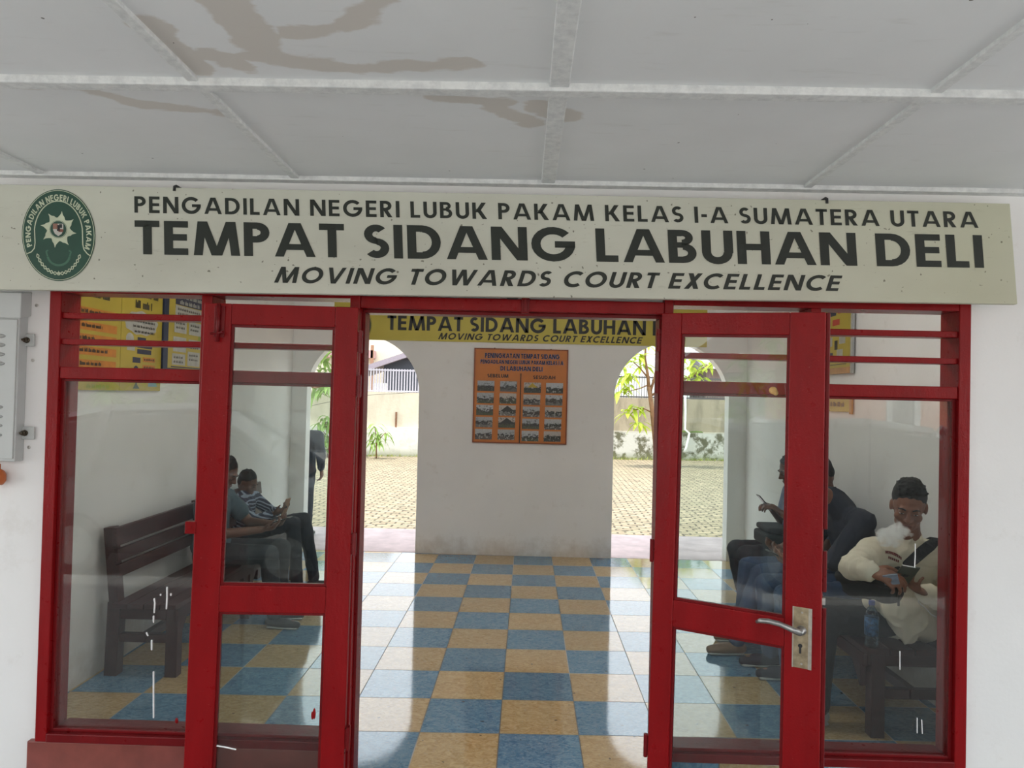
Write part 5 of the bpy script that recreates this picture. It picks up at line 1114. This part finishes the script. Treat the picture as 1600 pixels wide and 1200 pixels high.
def ribbon(mb, pts, w, n, th=.004):
    for (a, c) in zip(pts[:-1], pts[1:]):
        a, c = V(a), V(c); s_ = (c-a).cross(V(n)).normalized()*(w/2); m_ = V(n).normalized()*th; mb.add([a-s_, a+s_, c+s_, c-s_, a-s_+m_, a+s_+m_, c+s_+m_, c-s_+m_], [(0,3,2,1),(4,5,6,7),(0,1,5,4),(1,2,6,5),(2,3,7,6),(3,0,4,7)])
    return mb
from mathutils.bvhtree import BVHTree
shirt4 = [c for c in smoker.children if c.name.startswith('shirt')][0]
bvh = BVHTree.FromPolygons([v_.co.copy() for v_ in shirt4.data.vertices], [tuple(p_.vertices) for p_ in shirt4.data.polygons])
def onto(x, y, lift):
    d = (at(x, y, -3.9)-CAM).normalized(); h, n_, _, _ = bvh.ray_cast(CAM, d)
    if h is None: h, n_, _, _ = bvh.find_nearest(at(x, y, -4.1))
    if n_.dot(d) > 0: n_ = -n_
    return h + n_*lift, n_
px_ = [(1474, 838), (1463, 846), (1452, 854), (1441, 862), (1430, 871), (1419, 880), (1408, 889), (1398, 898)]
sp_ = [onto(x, y, .004) for x, y in px_]
top0 = sp_[0][0]; sp_ = [(top0+V((.02,.16,-.03)), V((.2,.3,1))), (top0+V((.02,.07,.012)), V((.1,-.2,1)))] + sp_
st = MB(); w = .026
for k, (p_, n_) in enumerate(sp_):
    d = (sp_[min(k+1, len(sp_)-1)][0]-sp_[max(k-1, 0)][0]).normalized(); s_ = d.cross(n_).normalized()*w; st.v += [p_-s_, p_+s_, p_+s_+n_*.005, p_-s_+n_*.005]
    if k: a = (k-1)*4; st.f += [(a+i_, a+(i_+1) % 4, a+4+(i_+1) % 4, a+4+i_) for i_ in range(4)]
st.f += [(0,1,2,3), tuple(len(st.v)-1-i_ for i_ in range(4))]
obj('strap', st, M['bagblk'], bg)
ck = MB()
def patch(x0, y0, x1, y1, x2, y2, x3, y3):
    ck.add([onto(x, y, .0035)[0] for x, y in ((x0,y0),(x1,y1),(x2,y2),(x3,y3))], [(0,1,2,3)])
for k in range(10):
    a = k/9; x0 = lerp(1384.0, 1407.0, a); yb = 860.5+9.5*a*a-1.2*a; patch(x0-1.0, yb, x0+1.0, yb+.3+1.2*a, x0+.8, yb+4.6+1.2*a, x0-1.2, yb+4.3)
    if k % 3 != 1 and k < 9: patch(x0+.8, yb+1.6, x0+1.8, yb+1.9, x0+1.6, yb+3.2, x0+.6, yb+3.0)
for k in range(6):
    a = k/5; x0 = lerp(1389, 1403, a); yb = 868.5+5.5*a; patch(x0-1.1, yb, x0+1.1, yb+.9, x0+.9, yb+4.6, x0-1.3, yb+3.8)
obj('chest_print', ck, M['maroon'], smoker, fix=False)
# bottle on the bench
bt = thing('water_bottle', (1.966,-3.86,.42), 'clear plastic water bottle with a blue cap standing on the right bench', 'bottle')
B0 = V((1.880, -3.92, .4605)); bt.location = B0; bt.matrix_world = Matrix.Translation(B0)
prof = [(.026,0),(.032,.004),(.033,.02),(.031,.028),(.033,.036),(.033,.075),(.031,.085),(.033,.095),(.033,.150),(.031,.165),(.024,.188),(.0135,.202),(.0125,.214)]
t = NT('clear_pet'); t.n.remove(t.b); tr = t.new('ShaderNodeBsdfTransparent'); tr.inputs[0].default_value = (.62,.74,.82,1); gl = t.new('ShaderNodeBsdfGlossy'); gl.inputs['Roughness'].default_value = .08; mx = t.new('ShaderNodeMixShader'); lw = t.new('ShaderNodeLayerWeight'); lw.inputs[0].default_value = .35
t.put(mx.inputs[0], t.math('ADD', t.math('MULTIPLY', lw.outputs[0], .5), t.math('MULTIPLY', t.ramp(t.noise(60, 4), .5, .75), .35))); t.put(mx.inputs[1], tr.outputs[0]); t.put(mx.inputs[2], gl.outputs[0]); t.put(t.out.inputs[0], mx.outputs[0]); M['pet'] = t.m
obj('bottle_body', MB().lathe(B0, prof, 24), M['pet'], bt, smooth=True); obj('cap', MB().lathe(B0+V((0,0,.212)), [(.0155,0),(.0155,.020),(.014,.022)], 20), plain('blue_cap', lin(34, 60, 140), .4), bt)
obj('label_wrap', MB().lathe(B0+V((0,0,.060)), [(.0338,0),(.0338,.092)], 24), plain('blue_bottle_label', lin(58, 96, 134), .35, .7, 60), bt, smooth=True)
# bag on the lap of the man in blue grey
lb = thing('shoulder_bag', (2.03,-2.05,.615), 'dark grey flap bag on the lap of the man in the blue grey shirt', 'bag'); M['gbag'] = cloth('dark_grey_canvas', lin(44, 50, 54))
m_ = MB().box(1.93, 2.13, -2.20, -1.88, .60, .695); obj('body', m_, M['gbag'], lb, bevel=.02, smooth=False); obj('flap', MB().box(1.945, 2.125, -2.19, -1.89, .70, .745), M['gbag'], lb, bevel=.018); obj('buckle', MB().box(2.06, 2.08, -2.205, -2.198, .68, .70), M['metal'], lb)
# charging cable
C0, C1, C2, C3 = at(1436, 942, -4.12), at(1447, 951, -4.05), at(1455, 960, -4.0), at(1470, 968, -3.95)
tag(obj('charging_cable', MB().tube([at(1424, 905, -4.33), at(1432, 925, -4.25), C0, C1, C2, C3, C3+V((.05,.06,-.02)), V((2.38,-3.8,.42))], .003, 6), M['drip'], smooth=True), 'thin white charging cable hanging from the sleeve of the man in cream', 'cable')
# smoke
sk = MB()
for px, py, d, r_ in ((1388,838,-4.32,.045),(1400,832,-4.32,.045),(1396,844,-4.32,.038),(1410,828,-4.30,.028),(1404,820,-4.30,.022),(1418,832,-4.27,.020),(1384,846,-4.32,.03),(1424,836,-4.24,.013)): sk.ell(at(px, py, d), (r_*1.1, r_, r_*.85))
sme = remesh(sk, .008, 2, .012, 16, 3)
t = NT('cigarette_smoke'); t.n.remove(t.b); vs = t.new('ShaderNodeVolumeScatter'); vs.inputs['Color'].default_value = (.95,.95,.97,1); t.put(vs.inputs['Density'], t.math('MULTIPLY', t.ramp(t.noise(34, 5, rough=.6), .40, .68), 75.0)); t.put(t.out.inputs['Volume'], vs.outputs[0])
tag(obj('smoke_puff', sme, t.m), 'white puff of cigarette smoke in front of the chin of the man in cream', 'smoke', None, 'stuff')

# added fill lights: unseen glowing tubes that brighten the room
M['fillglow'] = bpy.data.materials.new('fill_glow'); M['fillglow'].use_nodes = True; n_ = M['fillglow'].node_tree.nodes['Principled BSDF']; n_.inputs['Emission Color'].default_value = (1, .97, .92, 1); n_.inputs['Emission Strength'].default_value = 45
for lx in (-1.1, 1.1):
    tl = thing('fill_lamp', (lx, -3.6, 2.86), 'added fill light shaped as an unseen ceiling tube, ' + ('left' if lx < 0 else 'right') + ' of the doorway axis', 'lamp', 'added fill lights')
    obj('housing', MB().box(lx-.62, lx+.62, -3.63, -3.57, 2.88, 2.92), M['batten'], tl, bevel=.004); obj('tube', MB().tube([(lx-.59, -3.6, 2.862), (lx+.59, -3.6, 2.862)], .014, 10), M['fillglow'], tl, smooth=True)
